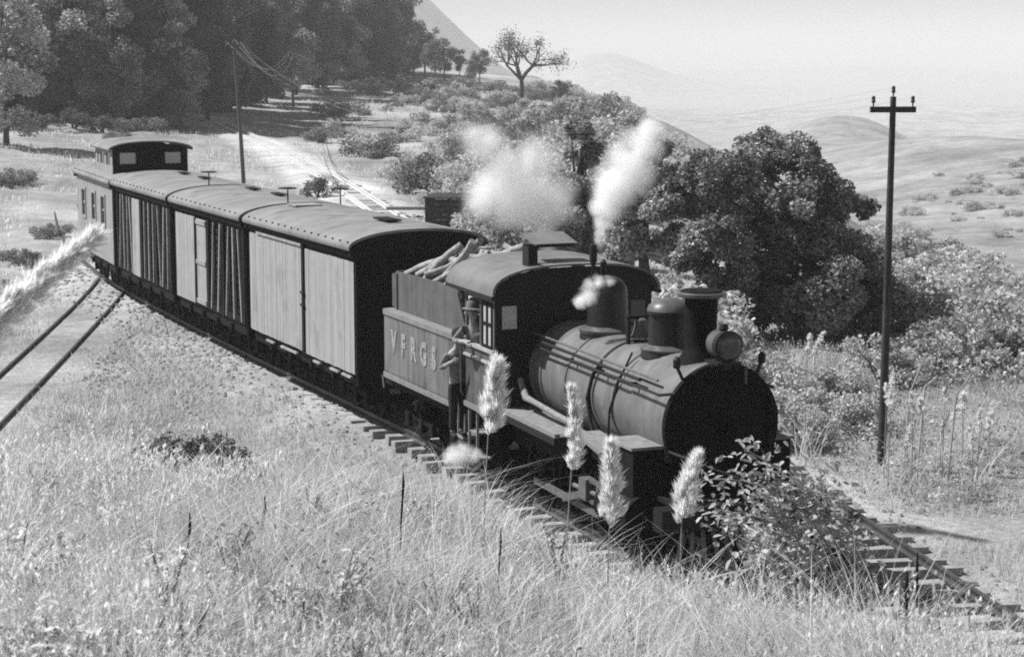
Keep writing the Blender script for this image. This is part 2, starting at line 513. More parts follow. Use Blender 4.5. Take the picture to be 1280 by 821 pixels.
def build_ground():
    az = np.concatenate([np.arange(-180, -30, 6), np.arange(-30, -17, 1.0), np.arange(-17, 17, 0.16), np.arange(17, 30, 1.0), np.arange(30, 180, 6)])
    rr = np.concatenate([np.array([0.01, 1.2, 2.2]), np.arange(3.0, 46, 0.3), np.geomspace(46, 240, 90), np.geomspace(245, 20000, 110)])
    A, Rr = np.meshgrid(np.radians(az), rr)
    X = Rr * np.sin(A); Y = Rr * np.cos(A)
    Z = height(X, Y)
    V = np.stack([X, Y, Z], -1).reshape(-1, 3)
    nr, na = X.shape
    i = np.arange(nr - 1)[:, None]; j = np.arange(na)[None, :]; j2 = (j + 1) % na
    F = np.stack([i * na + j, i * na + j2 + 0 * i, (i + 1) * na + j2, (i + 1) * na + j], -1).reshape(-1, 4)
    # soil / grass base value: pale dry grass, bare pale dirt by the tracks, bare earth on the ledge darkened with painted shade
    d1 = path_dist(P1, X, Y)[0]; d2 = path_dist(P2, X, Y)[0]; d3 = path_dist(P3, X, Y)[0]
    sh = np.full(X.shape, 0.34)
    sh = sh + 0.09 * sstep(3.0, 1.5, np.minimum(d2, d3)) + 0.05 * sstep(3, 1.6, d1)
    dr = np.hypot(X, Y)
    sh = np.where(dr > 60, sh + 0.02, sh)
    sh = sh - 0.30 * np.clip(1.3 * gauss(X, Y, -4.05, 23.3, 1.25, 0.55, 0.10), 0, 1) - 0.25 * gauss(X, Y, -6.9, 26.0, 0.6, 1.6, 0.25)  # shade of the ledge face and left hollow put into the soil colour
    sh = sh - 0.22 * gauss(X, Y, 4.75, 26.0, 0.95, 0.9, 0.2)  # pit painted darker to deepen its shade
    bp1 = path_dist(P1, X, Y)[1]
    sh = sh - 0.15 * sstep(2.2, 4.0, bp1) * sstep(34, 27, Y) * (dr < 60)  # dark litter under the bank grass, shade of the gaps painted in
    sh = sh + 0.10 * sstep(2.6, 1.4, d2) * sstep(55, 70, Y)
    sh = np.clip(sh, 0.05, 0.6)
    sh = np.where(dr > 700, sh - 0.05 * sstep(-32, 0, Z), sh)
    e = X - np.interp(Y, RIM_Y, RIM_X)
    sh = np.where(e > 3, sh - 0.06 * sstep(3, 20, e) + 0.12 * sstep(350, 900, e), sh)  # rim slope darker; far valley floor paled to stand in for haze
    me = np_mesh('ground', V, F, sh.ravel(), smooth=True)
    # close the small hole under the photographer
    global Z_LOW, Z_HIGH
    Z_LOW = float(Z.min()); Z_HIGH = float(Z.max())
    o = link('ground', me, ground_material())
    tag(o, kind='structure')
    return o
build_ground()

# ------------------------------------------------------------------ tracks
GAUGE = 1.0
def sweep_rail(S, P, s0, s1, off, name, m, parent, w=0.065, h=0.13, ztop=0.0, z_of=None):
    ss = np.arange(s0, s1, 0.6)
    prof = [(-w * 0.9, -h), (w * 0.9, -h), (w * 0.9, -h + 0.02), (w * 0.2, -h + 0.04), (w * 0.2, -0.04), (w * 0.5, -0.03), (w * 0.5, 0), (-w * 0.5, 0), (-w * 0.5, -0.03), (-w * 0.2, -0.04), (-w * 0.2, -h + 0.04), (-w * 0.9, -h + 0.02)]
    b = MB(); k = len(prof); vs = []
    for s in ss:
        dz = z_of(s) if z_of else 0
        for (u, v) in prof:
            x, y, _ = on_path(S, P, float(s), off + u)
            vs.append((x, y, ztop + v + dz))
    fs = []
    for i in range(len(ss) - 1):
        for j in range(k):
            j2 = (j + 1) % k
            fs.append((i * k + j, i * k + j2, (i + 1) * k + j2, (i + 1) * k + j))
    fs.append(tuple(range(k))); fs.append(tuple((len(ss) - 1) * k + j for j in range(k - 1, -1, -1)))
    b.add(vs, fs)
    return b.build(name, m, parent)

TIE_ME = []
for i in range(4):
    b = MB()
    L = 1.95 + 0.12 * random.uniform(-1, 1); w = 0.21 + 0.02 * random.uniform(-1, 1)
    e = [random.uniform(-0.02, 0.02) for _ in range(8)]
    pr = [(-w / 2, -0.21), (w / 2 + e[0], -0.21), (w / 2 + e[1], -0.015), (w / 2 - 0.015, e[2] * 0.3), (-w / 2 + 0.015, e[3] * 0.3), (-w / 2 + e[4], -0.015)]
    b.prism(pr, -L / 2, L / 2, 'XZ')
    TIE_ME.append(b.mesh('sleeper'))
    TIE_ME[-1].materials.append(M_tie)

def sleepers(S, P, s0, s1, parent, step=0.62, z=-0.125, jit=0.05, skip=0.0, z_of=None):
    s = s0
    while s < s1:
        if random.random() >= skip:
            x, y, a = on_path(S, P, float(s), random.uniform(-jit, jit))
            o = bpy.data.objects.new('sleeper', random.choice(TIE_ME)); COL.objects.link(o)
            o.parent = parent
            o.location = (x, y, z + random.uniform(-0.015, 0.012) + (z_of(s) if z_of else 0))
            o.rotation_euler = (random.uniform(-0.02, 0.02), random.uniform(-0.01, 0.01), a + random.uniform(-0.04, 0.04))
        s += step * random.uniform(0.9, 1.1)

t1 = tag(empty('main_track'), kind='structure')
for off in (-GAUGE / 2 - 0.03, GAUGE / 2 + 0.03):
    sweep_rail(S1, P1, -13, 70, off, 'rail', M_rail, t1)
sleepers(S1, P1, -9, 47, t1)
t2 = tag(empty('passing_track'), kind='structure')
def z2(s):
    x, y, _ = on_path(S2, P2, float(s), 0)
    return float(np.interp(s, [-12, 60, 160], [0, 0, 0.0])) + max(0.0, gz(x, y) + 0.30 if s > 45 else 0.0)
for off in (-GAUGE / 2 - 0.03, GAUGE / 2 + 0.03):
    sweep_rail(S2, P2, -9, 40, off, 'rail', M_rail, t2)
    sweep_rail(S2, P2, 40, 150, off, 'rail', M_railp, t2, w=0.16, z_of=lambda s: max(0, z2(s) - 0.17) + 0.02)
sleepers(S2, P2, -8, 40, t2, z=-0.12)
sleepers(S2, P2, 45, 90, t2, step=0.8, skip=0.3, z=-0.12, z_of=lambda s: max(0, z2(s) - 0.17) + 0.02)
t3 = tag(empty('branch_track'), kind='structure')
for off in (-GAUGE / 2 - 0.03, GAUGE / 2 + 0.03):
    sweep_rail(S3, P3, -9, 25, off, 'rail', M_rail, t3, w=0.045, ztop=-0.05)
sleepers(S3, P3, -8, 24, t3, z=-0.15, step=0.7, skip=0.25)

# ------------------------------------------------------------------ vehicles: local frame x forward, y away from the camera, z up, rail top at 0
def vehicle(name, s_front, s_back):
    """empty at the middle of the vehicle, turned along the chord of the track"""
    xa, ya, _ = on_path(S1, P1, float(s_front)); xb, yb, _ = on_path(S1, P1, float(s_back))
    return empty(name, ((xa + xb) / 2, (ya + yb) / 2, 0), math.atan2(ya - yb, xa - xb))

def wheel_mesh(r, spokes=10, w=0.10):
    b = MB()
    b.lathe([(r + 0.03, -w / 2), (r + 0.03, -w / 2 + 0.025), (r, -w / 2 + 0.03), (r, w / 2), (r - 0.06, w / 2), (r - 0.06, -w / 2)], axis='Y', n=32)
    t = MB()
    t.lathe([(r + 0.03, -w / 2), (r + 0.03, -w / 2 + 0.025), (r, -w / 2 + 0.03), (r, w / 2), (r - 0.07, w / 2), (r - 0.07, w / 2 - 0.03), (0.10, w / 2 - 0.03), (0.10, w / 2 + 0.02)], axis='Y', n=32)
    return t.mesh('wheel', 35)

def open_wheel(r, spokes=12, w=0.11):
    """spoked driving wheel lying in the xz plane"""
    b = MB()
    n = 36
    prof = [(r + 0.03, w / 2), (r + 0.03, w / 2 - 0.03), (r, w / 2 - 0.035), (r, -w / 2), (r - 0.09, -w / 2), (r - 0.09, w / 2)]
    vs = []; fs = []
    for (rr, h) in prof:
        for k in range(n):
            a = 2 * math.pi * k / n
            vs.append((rr * math.sin(a), h, rr * math.cos(a)))
    m = len(prof)
    for i in range(m):
        for k in range(n):
            k2 = (k + 1) % n; i2 = (i + 1) % m
            fs.append((i * n + k, i * n + k2, i2 * n + k2, i2 * n + k))
    b.add(vs, fs)
    b.cyl((0, -w / 2 - 0.03, 0), (0, w / 2, 0), 0.13, n=18)
    for k in range(spokes):
        a = 2 * math.pi * (k + 0.5) / spokes
        b.bar((0.1 * math.sin(a), 0, 0.1 * math.cos(a)), ((r - 0.07) * math.sin(a), 0, (r - 0.07) * math.cos(a)), 0.05, 0.06)
    b.box((0, -w / 2 - 0.01, -0.28), (0.16, 0.06, 0.2))
    return b.mesh('driving_wheel', 35)

WH_S = wheel_mesh(0.36); WH_S.materials.append(M_under)
WH_L = wheel_mesh(0.33); WH_L.materials.append(M_under)
DR_W = open_wheel(0.56); DR_W.materials.append(M_under)

def bogie(parent, xc, wb=1.35, hw=0.78):
    b = MB()
    for sy in (-1, 1):
        y = sy * hw
        b.bar((xc - wb / 2 - 0.25, y, 0.44), (xc + wb / 2 + 0.25, y, 0.44), 0.06, 0.09)
        b.bar((xc - wb / 2, y, 0.44), (xc - 0.2, y, 0.22), 0.06, 0.05)
        b.bar((xc + wb / 2, y, 0.44), (xc + 0.2, y, 0.22), 0.06, 0.05)
        b.b(xc - 0.22, xc + 0.22, y - 0.05, y + 0.05, 0.18, 0.24)
        b.b(xc - 0.08, xc + 0.08, y - 0.06, y + 0.06, 0.24, 0.62)
        for sx in (-1, 1):
            b.b(xc + sx * wb / 2 - 0.1, xc + sx * wb / 2 + 0.1, y - 0.09, y + 0.09, 0.27, 0.5)
    b.b(xc - 0.16, xc + 0.16, -hw, hw, 0.5, 0.72)
    o = b.build('bogie', M_under, parent)
    for sx in (-1, 1):
        MB().cyl((xc + sx * wb / 2, -0.62, 0.36), (xc + sx * wb / 2, 0.62, 0.36), 0.06, n=10).build('axle', M_under, o)
        for sy in (-1, 1):
            w = link('wheel', WH_S, None, o); w.location = (xc + sx * wb / 2, sy * 0.54, 0.36)
            w.rotation_euler = (0, 0, 0 if sy > 0 else math.pi)
    return o

def coupler(parent, x, sx):
    b = MB()
    b.b(x, x + sx * 0.45, -0.07, 0.07, 0.66, 0.8)
    b.prism([(x + sx * 0.4, -0.14), (x + sx * 0.72, -0.14), (x + sx * 0.78, -0.02), (x + sx * 0.6, 0.02), (x + sx * 0.6, 0.12), (x + sx * 0.42, 0.14)], 0.6, 0.88, 'XY')
    return b.build('coupler', M_under, parent)

# ---- locomotive, x = 0 at the smokebox front
xa, ya, _ = on_path(S1, P1, 0.0); xb, yb, _ = on_path(S1, P1, 6.0)
loco = empty('steam_locomotive', (xa, ya, 0), math.atan2(ya - yb, xa - xb))
tag(loco, 'small black steam locomotive with tall chimney and arched cab hauling the train', 'locomotive')
ZB = 2.06; RB = 0.76
# boiler jacket (lit grey sheet) with bands
bo = MB().lathe([(RB, -1.25), (RB, -2.5), (RB, -5.1)], (0, 0, ZB), 'X', 56).build('boiler', M_boiler, loco, 40)
for xx in (-1.27, -1.85, -2.62, -3.55, -4.5):
    MB().lathe([(RB + 0.001, xx - 0.03), (RB + 0.016, xx - 0.028), (RB + 0.016, xx + 0.028), (RB + 0.001, xx + 0.03)], (0, 0, ZB), 'X', 56).build('boiler_band', M_boiler if xx != -2.62 else M_black, bo, 30)
MB().b(-5.05, -3.6, -0.62, 0.62, 0.85, 1.9).build('firebox', M_under, loco)
sm = MB().lathe([(0.79, -0.10), (0.83, -0.09), (0.835, -0.05), (0.83, 0.0), (0.70, 0.02), (0.69, 0.03)], (0, 0, ZB), 'X', 56).build('smokebox', M_smoke, loco, 35)
MB().lathe([(0.775, -1.24), (0.79, -1.22), (0.79, -0.09), (0.78, -0.085)], (0, 0, ZB), 'X', 56).build('smokebox_shell', M_boiler, sm, 35)
MB().lathe([(0.64, 0.03), (0.63, 0.06), (0.5, 0.10), (0.28, 0.135), (0.06, 0.145)], (0, 0, ZB - 0.02), 'X', 48).build('smokebox_door', M_smoke, sm, 35)
b = MB()
for a in range(0, 360, 20):
    aa = R(a); b.cyl((0.02, 0.745 * math.cos(aa), ZB + 0.745 * math.sin(aa)), (0.05, 0.745 * math.cos(aa), ZB + 0.745 * math.sin(aa)), 0.022, n=6)
tag(b.build('ring_bolt', M_smoke, sm), kind='stuff')
b = MB(); b.cyl((0.13, 0, ZB - 0.02), (0.24, 0, ZB - 0.02), 0.03, n=10); b.bar((0.22, -0.14, ZB - 0.14), (0.22, 0.14, ZB + 0.1), 0.03); b.bar((0.2, 0.02, ZB - 0.2), (0.2, -0.02, ZB + 0.16), 0.03)
b.build('door_handle', M_smoke, sm)
b = MB(); b.bar((0.09, 0.66, ZB + 0.25), (0.09, 0.1, ZB + 0.25), 0.02, 0.06); b.bar((0.09, 0.66, ZB - 0.25), (0.09, 0.1, ZB - 0.25), 0.02, 0.06); b.cyl((0.07, 0.67, ZB - 0.36), (0.07, 0.67, ZB + 0.36), 0.03, n=8)
b.build('door_hinge', M_smoke, sm)
MB().prism([(-0.55, 0.75), (0.55, 0.75), (0.48, 1.1), (0.6, 1.5), (-0.6, 1.5), (-0.48, 1.1)], -1.05, -0.12, 'YZ').build('smokebox_saddle', M_under, loco)
# chimney
ch = MB().lathe([(0.34, 2.74), (0.29, 2.86), (0.225, 2.96), (0.205, 3.05), (0.215, 3.45), (0.225, 3.66), (0.29, 3.69), (0.30, 3.73), (0.27, 3.77), (0.19, 3.775)], (-0.65, 0, 0), 'Z', 32).build('chimney', M_smoke, loco, 35)
MB().lathe([(0.31, 3.685), (0.325, 3.70), (0.325, 3.735), (0.305, 3.75)], (-0.65, 0, 0), 'Z', 32).build('chimney_rim', M_domeL, ch, 35)
# sand dome and steam dome
sd = MB().lathe([(0.40, 2.74), (0.38, 2.84), (0.30, 2.90), (0.29, 2.95), (0.29, 3.32), (0.32, 3.34), (0.32, 3.38)], (-1.62, 0, 0), 'Z', 32).build('sand_dome', M_domeK, loco, 35)
MB().lathe([(0.315, 3.382), (0.29, 3.45), (0.20, 3.52), (0.06, 3.55)], (-1.62, 0, 0), 'Z', 32).build('dome_cap', M_domeL, sd, 50)
MB().lathe([(0.39, 2.83), (0.40, 2.86), (0.31, 2.915), (0.30, 2.915)], (-1.62, 0, 0), 'Z', 32).build('dome_base', M_domeL, sd, 35)
st = MB().lathe([(0.42, 2.72), (0.40, 2.82), (0.32, 2.88), (0.31, 2.93), (0.29, 3.38), (0.28, 3.46), (0.22, 3.56), (0.12, 3.62), (0.04, 3.635)], (-3.72, 0, 0), 'Z', 32).build('steam_dome', M_domeK, loco, 40)
MB().lathe([(0.42, 2.80), (0.43, 2.85), (0.33, 2.90), (0.32, 2.90)], (-3.72, 0, 0), 'Z', 32).build('dome_base', M_domeL, st, 35)
# bell in its yoke
b = MB(); b.bar((-2.55, -0.2, 2.76), (-2.55, -0.2, 3.18), 0.04, 0.07); b.bar((-2.55, 0.2, 2.76), (-2.55, 0.2, 3.18), 0.04, 0.07); b.bar((-2.55, -0.22, 3.17), (-2.55, 0.22, 3.17), 0.04, 0.05)
bl = b.build('bell_yoke', M_black, loco)
MB().lathe([(0.05, 3.16), (0.09, 3.13), (0.11, 3.02), (0.13, 2.93), (0.165, 2.88), (0.15, 2.88)], (-2.55, 0, 0), 'Z', 20).build('bell', M_domeL, bl, 40)
# safety valve pipe and whistle by the cab front
b = MB(); b.cyl((-4.5, 0.1, 2.75), (-4.5, 0.1, 3.78), 0.035, n=10); b.lathe([(0.04, 3.74), (0.058, 3.76), (0.062, 3.97), (0.05, 4.02), (0.03, 4.02)], (-4.5, 0.1, 0), 'Z', 14)
b.build('safety_valve_pipe', M_black, loco, 35)
b = MB(); b.cyl((-4.62, 0.32, 2.7), (-4.62, 0.32, 3.55), 0.025, n=8); b.lathe([(0.02, 3.55), (0.05, 3.57), (0.05, 3.74), (0.015, 3.78)], (-4.62, 0.32, 0), 'Z', 12)
b.build('whistle', M_black, loco, 35)
# headlight
hl = MB().lathe([(0.10, -0.30), (0.16, -0.27), (0.175, -0.05), (0.195, 0.0), (0.20, 0.06), (0.18, 0.07)], (0.10, 0, 3.13), 'X', 30).build('headlight', M_black, loco, 35)
MB().lathe([(0.178, 0.066), (0.172, 0.072), (0.1, 0.085), (0.02, 0.09)], (0.10, 0, 3.13), 'X', 26).build('lens', M_dglass, hl, 40)
b = MB(); b.b(-0.2, 0.18, -0.17, 0.17, 2.88, 2.92); b.b(-0.12, 0.14, -0.05, 0.05, 2.82, 2.95); b.bar((0.0, -0.15, 2.88), (0.0, -0.2, 2.78), 0.03); b.bar((0.0, 0.15, 2.88), (0.0, 0.2, 2.78), 0.03); b.build('headlight_bracket', M_black, hl)
MB().lathe([(0.05, 3.31), (0.07, 3.34), (0.05, 3.40)], (0.0, 0, 0), 'Z', 10).build('lamp_vent', M_black, hl)
MB().lathe([(0.176, -0.26), (0.182, -0.25), (0.186, -0.06), (0.176, -0.05)], (0.10, 0, 3.13), 'X', 30).build('lamp_shell', M_domeL, hl, 35)
# marker lamp brackets on the smokebox shoulder
for sy in (-1, 1):
    b = MB(); b.bar((-0.1, sy * 0.52, 2.66), (-0.1, sy * 0.62, 2.86), 0.035); b.lathe([(0.045, 2.84), (0.05, 2.86), (0.05, 2.95), (0.02, 2.99)], (-0.1, sy * 0.62, 0), 'Z', 10)
    b.build('marker_lamp', M_black, loco)
b = MB(); b.cyl((0.06, 0.30, ZB + 0.78), (0.06, 0.30, ZB + 0.55), 0.022, n=8); b.build('lamp_post', M_domeL, loco)
# hand rails, pipes along the boiler
for sy in (-1, 1):
    hr = MB()
    hr.tube([(-4.95, sy * 0.80, 2.50), (-3, sy * 0.80, 2.49), (-0.15, sy * 0.84, 2.49), (0.03, sy * 0.70, 2.53)], 0.02, 8)
    ro = hr.build('handrail', M_black, loco)
    MB().tube([(-4.95, sy * 0.70, 2.66), (-2.8, sy * 0.69, 2.64), (-0.5, sy * 0.70, 2.62)], 0.018, 8).build('sand_rod', M_rod, ro)
    MB().tube([(-4.95, sy * 0.76, 2.585), (-2.4, sy * 0.76, 2.57), (-0.9, sy * 0.77, 2.57)], 0.026, 8).build('lubricator_pipe', M_black, ro)
    for xx in (-4.4, -3.3, -2.2, -1.1):
        MB().bar((xx, sy * 0.72, 2.49), (xx, sy * 0.82, 2.5), 0.03).build('rail_stanchion', M_black, ro)
    # feed pipe down the boiler side
    MB().tube([(-2.5, sy * 0.62, 2.55), (-2.52, sy * 0.76, 2.38), (-2.56, sy * 0.82, 2.05), (-2.5, sy * 0.8, 1.75), (-2.3, sy * 0.82, 1.5)], 0.03, 8).build('feed_pipe', M_black, loco, 50)
    MB().tube([(-1.75, sy * 0.5, 2.8), (-1.7, sy * 0.72, 2.42), (-1.85, sy * 0.79, 2.0), (-1.95, sy * 0.77, 1.5), (-2.0, sy * 0.6, 0.9)], 0.016, 6).build('sand_pipe', M_black, loco, 50)
    # injector pipes with a pale lagging
    MB().tube([(-4.9, sy * 0.93, 1.95), (-4.6, sy * 0.95, 1.72), (-4.2, sy * 0.97, 1.72), (-3.4, sy * 0.94, 1.66), (-2.7, sy * 0.9, 1.62)], [0.05, 0.06, 0.045, 0.05, 0.04], 8).build('injector_pipe', M_step, loco, 50)
    # running board, splasher, pale lit top of the steam chest
    b = MB(); b.b(-5.0, -2.75, sy * 0.72, sy * 1.24, 1.46, 1.52)
    rb = b.build('running_board', M_step, loco)
    MB().b(-5.0, -2.75, sy * 1.225, sy * 1.25, 1.36, 1.455).build('board_edge', M_black, rb)
    MB().prism([(-2.76, 1.52), (-2.3, 1.63), (-1.75, 1.60), (-1.35, 1.52), (-1.35, 1.48), (-1.8, 1.55), (-2.3, 1.58), (-2.76, 1.47)], sy * 0.74, sy * 1.16, 'XZ').build('splasher_board', M_step, rb)
    MB().b(-1.02, -0.22, sy * 0.74, sy * 1.2, 1.76, 1.80).build('lit_chest_top', M_step, loco)  # pale plate that paints the lit top of the dark steam chest
    # steam chest and cylinder
    cyo = MB().lathe([(0.1, -1.25), (0.30, -1.22), (0.32, -1.15), (0.30, -1.1), (0.30, -0.30), (0.32, -0.25), (0.30, -0.18), (0.1, -0.15)], (0, sy * 1.0, 0.86), 'X', 26).build('cylinder', M_under, loco, 35)
    MB().b(-1.05, -0.25, sy * 0.72, sy * 1.16, 1.12, 1.75).build('steam_chest', M_under, cyo)
    MB().cyl((-2.6, sy * 1.0, 0.8), (-1.2, sy * 1.0, 0.85), 0.035, n=10).build('piston_rod', M_rod, cyo)
    b = MB(); b.bar((-2.1, sy * 1.0, 0.99), (-1.22, sy * 1.0, 0.99), 0.06, 0.05); b.bar((-2.1, sy * 1.0, 0.7), (-1.22, sy * 1.0, 0.7), 0.06, 0.05); b.b(-2.25, -2.0, sy * 0.92, sy * 1.08, 0.7, 1.0)
    b.build('crosshead', M_rod, cyo)
    # frames
    MB().b(-6.5, 0.45, sy * 0.33, sy * 0.38, 0.62, 1.1).build('frame', M_under, loco)
    # coupled wheels and rods
    for xx in (-2.35, -3.6, -4.85):
        w = link('driving_wheel', DR_W, None, loco); w.location = (xx, sy * 0.545, 0.56)
        w.rotation_euler = (0, R(35), 0) if sy < 0 else (0, R(125), math.pi)
    MB().bar((-4.95, sy * 0.66, 0.36), (-2.25, sy * 0.66, 0.36), 0.05, 0.10).build('coupling_rod', M_rod, loco)
    MB().bar((-2.1, sy * 0.78, 0.83), (-3.6, sy * 0.74, 0.37), 0.05, 0.10).build('connecting_rod', M_rod, loco)
    for xx in (-0.25, -1.15):
        w = link('leading_wheel', WH_L, None, loco); w.location = (xx, sy * 0.54, 0.33); w.rotation_euler = (0, 0, 0 if sy > 0 else math.pi)
    # brace rods from the smokebox to the pilot beam
    MB().tube([(0.0, sy * 0.55, 1.75), (0.3, sy * 0.62, 1.45), (0.62, sy * 0.66, 1.16)], 0.02, 6).build('pilot_brace', M_rod, loco)
b = MB(); b.tube([(0.06, -0.80, 1.78), (0.3, -0.4, 1.62), (0.55, 0.1, 1.42), (0.62, 0.5, 1.2)], 0.016, 6); b.build('brake_hose', M_rod, loco, 50)
for xx in (-2.35, -3.6, -4.85):
    MB().cyl((xx, -0.55, 0.56), (xx, 0.55, 0.56), 0.07, n=10).build('axle', M_under, loco)
# pilot: beam, coupler, cowcatcher bars
pb = MB().b(0.42, 0.68, -1.18, 1.18, 0.86, 1.16).build('pilot_beam', M_black, loco)
MB().b(-0.5, 0.42, -0.9, 0.9, 1.12, 1.18).build('front_deck', M_black, loco)
b = MB(); b.b(0.68, 1.0, -0.06, 0.06, 0.92, 1.04); b.prism([(0.95, -0.12), (1.2, -0.12), (1.24, -0.02), (1.1, 0.03), (1.1, 0.1), (0.97, 0.12)], 0.86, 1.1, 'XY'); b.build('coupler', M_black, pb)
MB().prism([(0.62, -1.02), (1.48, -0.1), (1.48, 0.1), (0.62, 1.02), (0.55, 1.02), (1.38, 0.1), (1.38, -0.1), (0.55, -1.02)], 0.12, 0.18, 'XY').build('pilot_foot', M_black, loco)
for k in range(13):
    t = (k - 6) / 6.0
    yy = t * 0.98; xf = 1.46 - 0.84 * max(0, abs(t) - 0.1) / 0.9
    MB().bar((0.60, t * 0.85, 0.86), (xf, yy, 0.16), 0.05, 0.035).build('pilot_bar', M_rod, loco)
# cab
cab = MB()
cab.b(-5.02, -4.98, -1.30, -0.4, 1.36, 2.72); cab.b(-5.02, -4.98, 0.4, 1.30, 1.36, 2.72); cab.b(-5.02, -4.98, -0.4, 0.4, 2.3, 2.72)
cab.b(-5.02, -4.98, -1.30, -1.2, 2.72, 3.08); cab.b(-5.02, -4.98, 1.2, 1.30, 2.72, 3.08); cab.b(-5.02, -4.98, -0.95, 0.95, 2.72, 3.08)
def arch(hw, z0, z1, n=18, p=2.6):
    o = []
    for k in range(n + 1):
        a = math.pi * k / n
        cx = math.copysign(abs(math.cos(a)) ** (2 / p), math.cos(a)); cz = abs(math.sin(a)) ** (2 / p)
        o.append((hw * cx, z0 + (z1 - z0) * cz))
    return o
top = arch(1.30, 3.20, 3.64)
cab.prism([(-1.30, 3.08), (1.30, 3.08)] + top, -5.02, -4.98, 'YZ')
cbo = cab.build('cab', M_black, loco)
for sy in (-1, 1):
    MB().b(-5.015, -4.985, sy * 0.955, sy * 1.195, 2.725, 3.075).build('front_pane', M_glass if sy < 0 else M_dglass, cbo)
    # side: lower panel, posts, header
    b = MB(); b.b(-6.3, -5.0, sy * 1.285, sy * 1.315, 1.36, 2.38); b.b(-6.32, -5.0, sy * 1.285, sy * 1.315, 3.12, 3.3)
    b.b(-5.08, -5.0, sy * 1.285, sy * 1.315, 2.38, 3.12); b.b(-5.66, -5.54, sy * 1.285, sy * 1.315, 2.38, 3.12); b.b(-6.32, -6.25, sy * 1.285, sy * 1.315, 2.38, 3.12)
    so = b.build('cab_side', M_cabside, loco)
    MB().b(-6.34, -4.97, sy * 1.29, sy * 1.36, 2.345, 2.40).build('belt_rail', M_sash, so)
    MB().b(-6.34, -4.97, sy * 1.29, sy * 1.345, 2.16, 2.20).build('side_moulding', M_sash, so)
    MB().b(-6.34, -4.97, sy * 1.29, sy * 1.34, 1.34, 1.42).build('sill_plate', M_tankrim, so)
    sash = MB(); sash.b(-5.54, -5.08, sy * 1.31, sy * 1.33, 2.40, 2.45); sash.b(-5.54, -5.08, sy * 1.31, sy * 1.33, 3.06, 3.12); sash.b(-5.33, -5.29, sy * 1.312, sy * 1.332, 2.44, 3.07); sash.b(-5.54, -5.08, sy * 1.313, sy * 1.333, 2.76, 2.80)
    sash.b(-5.54, -5.5, sy * 1.311, sy * 1.331, 2.44, 3.07); sash.b(-5.12, -5.08, sy * 1.311, sy * 1.331, 2.44, 3.07)
    sw = sash.build('side_window', M_dwood, so)
    for x0, x1 in ((-5.5, -5.33), (-5.29, -5.12)):
        for z0_, z1_ in ((2.45, 2.76), (2.80, 3.06)):
            MB().b(x0, x1, sy * 1.30, sy * 1.312, z0_, z1_).build('pane', M_glass, sw)
    MB().b(-5.45, -5.2, sy * 1.318, sy * 1.322, 1.74, 1.96).build('number_patch', M_letter, so)
    # cab steps and grab iron
    b = MB(); b.b(-6.28, -5.85, sy * 1.05, sy * 1.3, 0.52, 0.56); b.bar((-6.25, sy * 1.27, 0.55), (-6.25, sy * 1.27, 1.36), 0.04, 0.03); b.bar((-5.88, sy * 1.27, 0.55), (-5.88, sy * 1.27, 1.36), 0.04, 0.03); b.b(-6.25, -5.88, sy * 1.05, sy * 1.28, 0.93, 0.96)
    b.build('cab_step', M_step, loco)
    MB().tube([(-6.36, sy * 1.33, 1.5), (-6.40, sy * 1.36, 1.55), (-6.40, sy * 1.36, 2.5), (-6.36, sy * 1.33, 2.55)], 0.018, 8).build('grab_iron', M_rod, so)
MB().b(-6.6, -5.0, -1.28, 1.28, 1.30, 1.355).build('cab_floor', M_under, cbo)
MB().b(-6.3, -5.4, 0.2, 1.2, 1.36, 2.3).build('cab_seat_box', M_under, cbo)
MB().lathe([(0.68, -5.35), (0.68, -5.03)], (0, 0, ZB), 'X', 32).build('backhead', M_under, cbo, 30)
# roof shell
def shell(outer, inner, x0, x1, plane_m):
    b = MB(); n = len(outer); vs = []
    for x in (x0, x1):
        vs += [(x, u, v) for u, v in outer] + [(x, u, v) for u, v in inner]
    fs = []
    N2 = 2 * n
    for i in range(n - 1):
        fs.append((i, i + 1, N2 + i + 1, N2 + i)); fs.append((n + i, N2 + n + i, N2 + n + i + 1, n + i + 1))
        fs.append((i, n + i, n + i + 1, i + 1)); fs.append((N2 + i, N2 + i + 1, N2 + n + i + 1, N2 + n + i))
    fs.append((0, N2, N2 + n, n)); fs.append((n - 1, 2 * n - 1, N2 + 2 * n - 1, N2 + n - 1))
    b.add(vs, fs); return b
cr = shell(arch(1.40, 3.24, 3.70), arch(1.37, 3.21, 3.67), -6.98, -4.86, None).build('cab_roof', M_cabroof, loco, 40)
for sy in (-1, 1):
    MB().b(-6.99, -4.85, sy * 1.37, sy * 1.415, 3.19, 3.245).build('gutter', M_black, cr)
# open roof hatch: side board, lid held up, dark lip
b = MB(); b.b(-5.30, -5.27, -0.72, -0.50, 3.62, 3.98); b.b(-5.30, -5.05, -0.74, -0.71, 3.60, 3.96)
b.build('hatch_board', M_black, cr)
MB().b(-5.28, -5.22, -0.50, 0.10, 3.93, 3.98).build('hatch_lip', M_black, cr)
MB().box((-5.55, -0.2, 4.03), (0.62, 0.72, 0.025), Matrix.Rotation(R(12), 3, 'Y')).build('hatch_lid', M_cabroof, cr)

